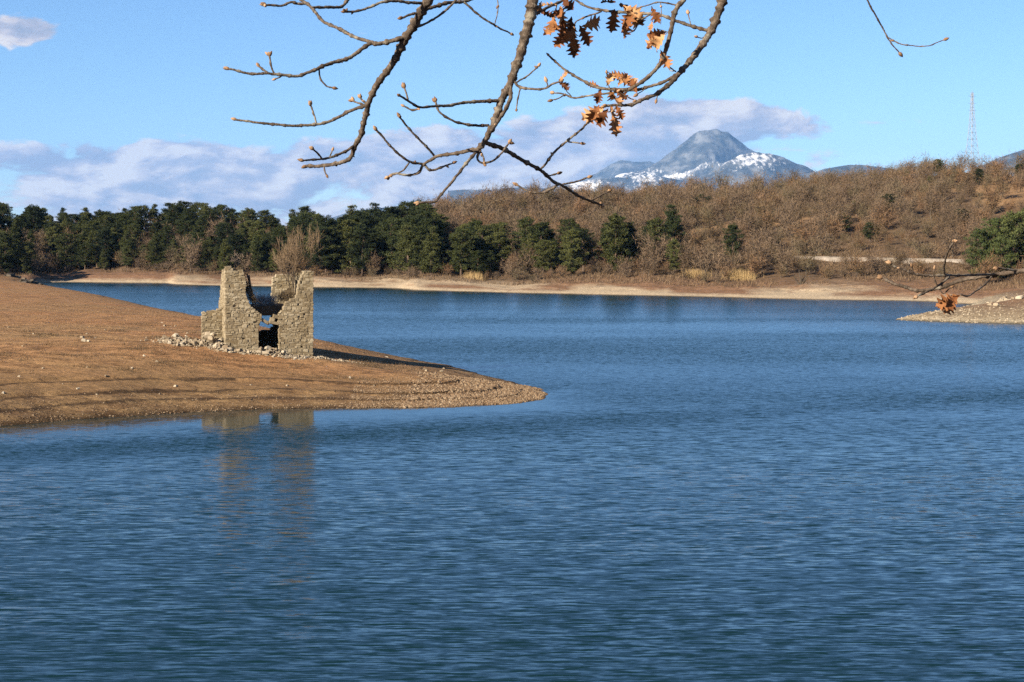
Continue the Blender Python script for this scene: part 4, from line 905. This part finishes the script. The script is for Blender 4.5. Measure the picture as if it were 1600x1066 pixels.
def smooth_line(P, step):
    """Catmull-Rom through P, resampled"""
    P = np.asarray(P, float); Q = np.vstack([2 * P[0] - P[1], P, 2 * P[-1] - P[-2]]); out = []
    for i in range(1, len(Q) - 2):
        n = max(2, int(np.linalg.norm(Q[i + 1, :2] - Q[i, :2]) / step)); t = np.linspace(0, 1, n, endpoint=False)[:, None]
        a, b_, c, d = Q[i - 1], Q[i], Q[i + 1], Q[i + 2]
        out.append(0.5 * (2 * b_ + (c - a) * t + (2 * a - 5 * b_ + 4 * c - d) * t ** 2 + (3 * b_ - a - 3 * c + d) * t ** 3))
    out.append(P[-1:]); return np.concatenate(out)
G = np.random.default_rng(55)
SYS = {}
class Bough: pass
def stem(sysname, pts, r0, r1, depth=None, to_limb=None, bud=True, name='twig'):
    """one woody stem: traced course, its own distance, knots and taper; starts at its parent's depth"""
    S = SYS.get(sysname)
    L = smooth_line(np.array(pts, float), 2.2)
    seg = np.concatenate([[0], np.cumsum(np.linalg.norm(np.diff(L, axis=0), axis=1))])
    if S is None: d0 = depth
    else:
        allp = np.concatenate([s[0] for s in S.lines]); alld = np.concatenate([s[1] for s in S.lines]); d0 = alld[np.argmin(((allp - L[0]) ** 2).sum(1))]
    dep = d0 + (G.normal(0, 0.0011) * seg) + 0.02 * np.sin(seg / 55 + G.uniform(0, 6)) * np.minimum(seg / 60, 1)
    r = np.interp(seg, [0, seg[-1]], [r0, r1]) * (0.76 if S is None else 0.63)
    # knots every so often, rough bark otherwise
    kn = np.ones(len(L)); s = G.uniform(8, 20)
    while s < seg[-1] - 5: kn += G.uniform(0.2, 0.65) * np.exp(-((seg - s) / 2.2) ** 2); s += G.uniform(9, 26)
    kink = np.cumsum(G.normal(0, 0.22, (len(L), 2)), axis=0); kink -= np.linspace(0, 1, len(L))[:, None] * kink[-1]; kink -= kink[0]
    Lk = L + np.clip(kink, -1.6, 1.6)
    W3 = np.stack([(Lk[:, 0] - 800) / F * dep, dep, CAMZ - (Lk[:, 1] - HOR) / F * dep], 1)
    rr = r * kn * dep / F * (1 + G.normal(0, 0.05, len(L)))
    if to_limb is not None:
        pre = smooth_line(np.array([to_limb, to_limb * 0.5 + W3[0] * 0.5 + np.array([0, 0, 0.06]), W3[0]]), 0.04)[:-1]
        W3 = np.vstack([pre, W3]); rr = np.concatenate([np.linspace(rr[0] * 1.25, rr[0], len(pre)), rr])
    V, q, t = tube(W3, rr, 9); V = V + G.normal(0, 1, V.shape) * np.median(rr) * 0.06
    if S is None:
        S = Bough(); S.lines = []; SYS[sysname] = S; S.o = put(name, mesh_np(name, V - OO, [q, t], M['oak'], True), oak); S.org = OO
    else: put(name, mesh_np(name, V - OO, [q, t], M['oak'], True), S.o)
    S.lines.append((L, dep))
    if bud:
        tip, dr = W3[-1], W3[-1] - W3[-3]; dr /= np.linalg.norm(dr); sz = 3.0 * dep[-1] / F
        for k in range(3 if bud is True else bud):
            d = dr + G.normal(0, 0.45, 3) * (k > 0); make_bud(S, tip + d * sz * 0.5, d, sz * G.uniform(0.7, 1.1))
    for s in seg[::1][(G.random(len(seg)) < 0.018)]:            # side buds on knots
        i = int(np.searchsorted(seg, s)); d = G.normal(0, 1, 3); make_bud(S, W3[min(i + len(W3) - len(L), len(W3) - 1)], d, 2.2 * dep[min(i, len(dep) - 1)] / F)
BUDV = []
for zz, rr in ((-.9, .35), (-.2, .85), (.5, 1.0), (1.4, .75), (2.1, .32)):
    for k in range(6): BUDV.append((rr * math.cos(k * 1.0472), rr * math.sin(k * 1.0472), zz))
BUDV = np.array(BUDV + [(0, 0, 2.6)]); bi = np.arange(30).reshape(5, 6); bj = np.roll(bi, -1, 1)
BUDQ = np.stack([bi[:-1], bj[:-1], bj[1:], bi[1:]], -1).reshape(-1, 4); BUDT = np.array([(bi[4, k], bj[4, k], 30) for k in range(6)])
BUDM = mesh_np('bud', BUDV, [BUDQ, BUDT], M['bud'], True)
def make_bud(S, p, d, s):
    o = put('bud', BUDM, S.o, loc=p - OO, scale=s); o.rotation_euler = Vector(d).to_track_quat('Z', 'Y').to_euler()
def limb_at(x): return np.array([x, np.interp(-x, -lp[:, 0], lp[:, 1]), np.interp(-x, -lp[:, 0], lp[:, 2])])
# western bough
stem('A', [(674, -6), (657.7, 19.7), (650, 34), (634, 59), (613, 100), (589.5, 131), (576, 163), (573.7, 173), (564.5, 207.5), (554, 228.5), (546, 247), (531.7, 253), (502.8, 258.7), (478, 260)], 9, 3, 4.25, limb_at(-0.15), name='bough')
stem('A', [(634, 57), (618, 63), (589.5, 68.5), (577.7, 69.6), (558, 84), (545, 92), (521, 98.5), (499, 106), (466, 118), (442, 117), (419, 114), (387, 114), (363.6, 109), (357, 107.7)], 5.5, 2.6)
stem('A', [(589.5, 68.5), (555, 59), (534, 47), (513, 38), (503, 33), (487, 13), (479, 5), (462, -6)], 4.2, 3.4, bud=False)
stem('A', [(487, 12), (508, 12), (531.7, 10.5), (542, 2), (552, -8)], 3.6, 3.2, bud=False)
stem('A', [(479, 6), (466, 6.6), (455, 3), (440, 9.5), (421, 9), (415, 8)], 3.2, 2.6)
stem('A', [(663, 5), (642, 4), (618, 0.5), (597, 2.6), (573.7, 13), (558, 17), (540, 18)], 3.8, 2.8)
stem('A', [(651, 43), (676, 30), (703, 10), (715, -5)], 2.8, 2.6, bud=False)
stem('A', [(657, 19), (642, 23), (629, 28)], 3.2, 2.8)
stem('A', [(657, 19.5), (676, 13), (700, 6), (729, 1.5), (745, -6)], 4.4, 4.0, bud=False)
stem('A', [(724, 3), (736, 13), (751, 25.5), (777, 41.5), (797.6, 52.6)], 2.8, 1.9, bud=1)
stem('A', [(773, 38), (778, 19), (777, -4)], 1.3, 1.1, bud=False)
stem('A', [(576, 164), (550, 173), (521, 188), (497.6, 194), (466, 195.6), (432, 194), (400, 190), (369, 187)], 4.2, 2.6)
stem('A', [(495, 194), (491, 181), (485.7, 165)], 2.2, 2.2)
stem('A', [(554, 227), (539.6, 236), (518.6, 245.5), (508, 248), (474, 251)], 3.4, 2.4)
stem('A', [(503, 248), (497, 240), (489.7, 234)], 2.2, 2.2)
stem('A', [(507, 258), (507, 266), (510, 273)], 2.0, 1.8, bud=1)
stem('A', [(515, 247), (516, 242), (519, 236)], 1.8, 1.6, bud=1)
stem('A', [(499, 107), (500, 118), (503, 126), (510.7, 135), (520, 137)], 2.0, 2.0, bud=1)
stem('A', [(428, 114), (424, 105), (421.4, 87)], 2.2, 2.2)
stem('A', [(419, 114), (411, 109), (405.6, 104)], 2.4, 2.6)
stem('A', [(442, 117), (437, 121), (431, 123.5)], 1.8, 1.8, bud=1)
stem('A', [(574, 164), (567, 158), (563, 153)], 2.4, 2.4); stem('A', [(572, 165), (560, 161), (552, 158)], 2.2, 2.2)
# central bough
stem('B', [(834, -8), (829.5, 28.7), (815, 79.7), (799, 127.5), (783, 159.4), (770.5, 194.5), (757.7, 220), (748, 233)], 11.5, 5.0, 3.85, limb_at(0.30), bud=False, name='bough')
stem('B', [(799, 128), (797.6, 140), (796, 159), (777, 191), (767, 204)], 5, 4, bud=False)
stem('B', [(783, 157), (773.6, 157), (751, 158), (726, 159.4), (700, 164), (681, 166), (655.7, 167.4), (640, 160), (630, 153), (625, 150)], 4.4, 2.6, bud=1)
stem('B', [(658, 167), (646, 171.6), (631.7, 166)], 2.6, 2.0, bud=1); stem('B', [(637, 157), (636, 150), (631.7, 137)], 2.2, 2.2)
stem('B', [(764, 196), (732, 194.5), (706.7, 188), (687.5, 175), (681, 159)], 3.4, 2.4)
stem('B', [(748, 233), (719.4, 237.6), (687.5, 242), (675, 249), (662, 258), (655.7, 269.5), (639.7, 274), (617, 271), (606, 276)], 5.0, 2.2)
stem('B', [(678, 243), (668, 232), (655.7, 220), (636.5, 198), (625, 183)], 3.0, 2.2); stem('B', [(661, 257), (639.7, 252), (617, 236), (598, 213.6), (588.7, 204)], 3.2, 2.4)
stem('B', [(640, 253), (634, 262), (627, 268), (612, 274)], 2.2, 1.8, bud=1); stem('B', [(663, 258), (671.6, 266), (687.5, 263), (706.7, 255)], 3.2, 2.0, bud=1)
stem('B', [(748, 234), (738, 244), (729, 255), (706.7, 284), (687.5, 306), (678, 315.7), (655.7, 317)], 3.8, 2.6)
stem('B', [(757.7, 222), (770, 227), (789.6, 233), (815, 248.7), (843.8, 264.7), (863, 282), (879, 288.6), (904, 306), (926.7, 315.7), (939.5, 320.5)], 5.6, 2.6)
stem('B', [(845, 264), (866, 239), (888.4, 220), (907.6, 204), (917, 193)], 2.9, 2.5); stem('B', [(888, 222), (898, 223), (907.6, 224)], 2.0, 1.8, bud=1)
stem('B', [(874, 288), (853, 300), (831, 301), (808.7, 290)], 2.9, 2.3); stem('B', [(879, 288), (901, 284), (918.7, 277.4)], 2.4, 1.8, bud=1)
stem('B', [(923.5, 313), (938, 306), (952, 299)], 2.2, 1.8); stem('B', [(853, 274), (862, 273.5), (871, 271)], 1.8, 1.8, bud=1)
stem('B', [(751, 234), (746, 246), (753, 255), (770.5, 252), (786, 237.6), (796, 223)], 3.0, 2.2); stem('B', [(752, 238), (756, 248), (757, 256)], 2.0, 2.0)
stem('B', [(803, 127), (815, 137), (847, 140), (863, 132), (876, 127)], 3.4, 2.2, bud=1); stem('B', [(807, 129), (827.8, 114.8), (840.6, 103.6)], 2.2, 1.8); stem('B', [(814, 137), (808.7, 156), (807, 170.6)], 1.9, 1.6, bud=1)
stem('B', [(851, 139), (856, 134), (854, 128)], 1.6, 1.6, bud=1)
stem('B', [(831, 26), (839, 21), (858.5, 11), (876, 3), (885, -6)], 3.6, 3.0, bud=False); stem('B', [(870, 8), (868, 20), (866, 32)], 1.6, 1.2, bud=False)
# eastern bough
stem('C', [(1133, -8), (1119.5, 29), (1110.5, 49.5), (1094.8, 74), (1081, 92), (1065.5, 110), (1047.5, 130.5), (1029.5, 145), (1013.8, 151), (995.8, 160), (986.8, 163), (966.5, 164), (948.5, 165)], 8.5, 2.2, 4.0, limb_at(0.75), name='bough')
stem('C', [(1063, 113), (1036, 128), (1009, 137), (980, 140.6), (953, 144), (917, 148.5), (896.8, 152), (881, 146), (865, 145)], 4.2, 1.6, bud=1)
stem('C', [(884, 147), (874, 153), (863, 156.5)], 1.5, 1.4, bud=1); stem('C', [(893, 151), (886, 144), (883, 138)], 1.3, 1.1, bud=1)
stem('C', [(1108, 48.4), (1088, 42.8), (1056.5, 31.5), (1029.5, 21.4), (1002.5, 20), (980, 19), (944, 17), (917, 11), (899, 0), (893, -8)], 4.2, 2.6, bud=False)
stem('C', [(940, 18), (917, 26), (901, 34), (896.8, 43)], 2.2, 1.6, bud=False); stem('C', [(1016, 23), (1005, 29), (998, 36), (991, 48), (975, 53)], 2.0, 1.3, bud=False)
stem('C', [(1080, 41), (1077, 30), (1075, 21)], 1.4, 1.4, bud=1); stem('C', [(1101, 57), (1096, 60), (1090, 58)], 1.3, 1.3, bud=1)
stem('C', [(1056, 112), (1045, 104), (1036, 97), (1030, 93)], 1.8, 1.5, bud=False); stem('C', [(1054, 111), (1048, 110), (1038, 95)], 1.3, 1.1, bud=False)
stem('C', [(1029, 145), (1027, 151), (1026, 156)], 1.5, 1.3, bud=1); stem('C', [(1010, 137.5), (1002, 143), (996, 147)], 1.3, 1.2, bud=1); stem('C', [(995, 158), (980, 151), (966, 142)], 1.3, 1.1, bud=False)
stem('C', [(966, 164), (958, 173), (950, 175)], 1.6, 1.2, bud=False); stem('C', [(955, 174), (956, 179), (957, 182)], 0.8, 0.7, bud=False)
stem('D', [(1071, -8), (1067.8, 0), (1056.5, 15.8), (1049.8, 45), (1040.8, 78.8), (1029.5, 101), (1009, 121.5), (989, 135), (975.5, 138.5), (935, 136), (912.5, 126), (883, 108), (858.5, 87.8)], 5.2, 2.0, 3.8, limb_at(0.52), bud=1, name='bough')
stem('D', [(1060, 9), (1040, 4.5), (1025, 4.5), (1008, 10), (993, 15)], 2.0, 1.3, bud=False); stem('D', [(1032, 5), (1033, 18), (1032, 38)], 1.0, 0.8, bud=False); stem('D', [(1046, 52), (1036, 48), (1026, 46)], 1.3, 1.0, bud=False)
stem('D', [(952, 137), (949, 126), (948, 115)], 1.3, 1.1, bud=1)
stem('E', [(1352, -8), (1360, 12), (1370, 28), (1382, 50), (1390, 66), (1405, 83)], 1.9, 1.3, 3.7, limb_at(1.25), bud=1, name='bough')
stem('E', [(1387, 58), (1400, 66), (1420, 70.5), (1450, 71), (1475, 62)], 1.5, 1.1, bud=1)
# low bough reaching in from the trunk
stem('H', [(1640, 418), (1600, 422), (1572, 426), (1544, 430.7), (1512, 436), (1487.6, 443.8), (1469, 449.4), (1435, 455), (1416, 449.4), (1394, 442), (1379, 434)], 5.0, 2.6, 3.3, np.array([3.15, 2.85, 9.1]), name='bough')
stem('H', [(1562, 428), (1540, 429), (1515.7, 430.7), (1484, 431.6), (1457.6, 431.6), (1431, 430), (1412.5, 422), (1399, 417.5), (1392, 412)], 3.2, 2.4)
stem('H', [(1477, 432), (1474.5, 420), (1475, 411), (1480, 395), (1491, 378)], 2.8, 2.2); stem('H', [(1551, 430), (1543, 440), (1534.5, 447.5), (1514, 461.6), (1500.7, 460.7)], 2.2, 1.8, bud=False)
stem('H', [(1483, 432), (1472.6, 442), (1455.7, 453), (1433, 462.6)], 2.8, 2.4); stem('H', [(1465, 448), (1459.5, 434), (1459.5, 421)], 1.8, 1.6, bud=1)
stem('H', [(1467, 450), (1474.5, 459), (1486, 449)], 1.4, 1.3, bud=1); stem('H', [(1590, 423), (1575, 421), (1558, 418)], 3.0, 2.2); stem('H', [(1426, 428), (1426, 422), (1425, 417)], 1.6, 1.5, bud=1)

# oak leaves: lobed blades, folded and curled
def leaf_mesh(seed):
    g = random.Random(seed); n = 34; V = []; cu, fo, tw_ = g.uniform(-0.9, 0.9), g.uniform(0.15, 0.75), g.uniform(-0.8, 0.8); ph = g.uniform(-.25, .25)
    for i in range(n):
        t = i / (n - 1); env = 0.31 * (math.sin(math.pi * min(1, t * 1.04) ** 1.25) ** 0.8 if 0 < t < 0.99 else 0.0)
        row = []
        for sd in (-1, -0.5, 0, 0.5, 1):
            lob = 0.70 + 0.30 * math.cos(2 * math.pi * (t * 5.2 + ph * sd)); lob = lob if abs(sd) == 1 else 0.5 + 0.5 * lob
            wv = max(0.012 if t < 0.13 else 0.02, env * lob) * sd
            fwd = 0.10 * abs(sd) * lob * env / 0.3
            x = t + fwd; y = wv; z = fo * abs(wv) * 1.3 + 0.06 * math.sin(9 * t + sd * 2 + ph * 9)
            ang = cu * t; x, z = x * math.cos(ang * .8) - z * math.sin(ang * .8), x * math.sin(ang * .8) + z * math.cos(ang * .8)
            a2 = tw_ * t; row.append((x, y * math.cos(a2) - z * math.sin(a2) * .4, z + y * math.sin(a2)))
        V += row
    return mesh_np('leaf', np.array(V), grid_faces(n, 5), M['leaf'], True)
LEAVES = [leaf_mesh(k) for k in range(9)]
def leaves(sysname, data):
    S = SYS[sysname]; allp = np.concatenate([s[0] for s in S.lines]); alld = np.concatenate([s[1] for s in S.lines])
    for px, py, ang, ln in data:
        d = alld[np.argmin(((allp - (px, py)) ** 2).sum(1))] + G.normal(0, 0.02); p = wpt(px, py, d)
        a = R(ang); X = Vector((math.cos(a), G.normal(0, 0.35), -math.sin(a))).normalized()
        up = Vector((G.normal(0, .5), -1.0, G.normal(0.3, .5))); Yv = up.cross(X).normalized(); Z = X.cross(Yv).normalized()
        from mathutils import Matrix
        o = put('leaf', LEAVES[int(G.integers(0, 9))], S.o); s = ln * 0.9 * d / F
        o.matrix_local = Matrix.Translation(Vector(p - OO)) @ Matrix(((X.x, Yv.x, Z.x), (X.y, Yv.y, Z.y), (X.z, Yv.z, Z.z))).to_4x4() @ Matrix.Diagonal((s, s * 1.12, s, 1))
leaves('B', [(870, 8, 165, 30), (876, 10, 100, 42), (868, 14, 60, 40), (893, 26, 110, 46), (878, 40, 145, 40), (886, 44, 120, 40), (893, 50, 80, 36), (905, 40, 60, 40), (897, 56, 85, 40), (908, 42, -18, 46),
             (878, 0, 45, 44), (846, 2, 100, 26), (843, 16, 40, 30), (866, 20, 80, 40), (880, 30, 95, 45), (900, 44, 130, 36), (873, 126, -20, 24), (878, 130, 60, 22), (872, 128, 25, 24)])
leaves('C', [(960, 14, 95, 42), (975, 8, 80, 48), (990, 12, 110, 44), (985, 16, 65, 38), (976, 10, 35, 42), (962, 3, 170, 26), (984, 40, 140, 28), (975, 26, 95, 38), (968, 6, 60, 44), (994, 18, 75, 30),
             (957, 181, 78, 38), (950, 170, 125, 46), (945, 166, 145, 48), (955, 166, 95, 34), (936, 164, 120, 38), (962, 165, 60, 28), (968, 150, 100, 34), (996, 146, -110, 30), (988, 140, -80, 28)])
leaves('D', [(1018, 10, 70, 34), (1020, 32, 110, 20), (1042, 50, 150, 46), (1036, 52, 125, 38), (1042, 52, 135, 40), (1032, 78, 60, 36), (1040, 50, 165, 34), (948, 135, -70, 28), (965, 136, -50, 30), (985, 136, -105, 26),
             (975, 136, -75, 32), (940, 138, 110, 30), (955, 138, 80, 32), (960, 138, 40, 30), (938, 136, 200, 24), (978, 118, 180, 30)])
leaves('H', [(1500, 461, 155, 46), (1497, 463, 130, 40), (1495, 462, 165, 40), (1490, 465, 105, 28), (1498, 462, 142, 42)])

# ------------------------------------------------------------------ the air
V = np.array([(x, y, z) for z in (-8, 1750) for x, y in ((-16500, -450), (16500, -450), (16500, 29000), (-16500, 29000))], float)
hz = put('haze', mesh_np('haze', V, np.array([(3, 2, 1, 0), (4, 5, 6, 7), (0, 1, 5, 4), (1, 2, 6, 5), (2, 3, 7, 6), (3, 0, 4, 7)])), kind='stuff')
m = bpy.data.materials.new('haze_air'); m.use_nodes = True; m.node_tree.nodes.clear(); T = NT(m.node_tree)
pv = T.n('ShaderNodeVolumePrincipled'); pv.inputs['Color'].default_value = (0.23, 0.50, 1.0, 1); pv.inputs['Density'].default_value = 2.2e-5; pv.inputs['Anisotropy'].default_value = 0.0
out = T.n('ShaderNodeOutputMaterial'); T.link(pv.outputs[0], out.inputs['Volume']); hz.data.materials.append(m)
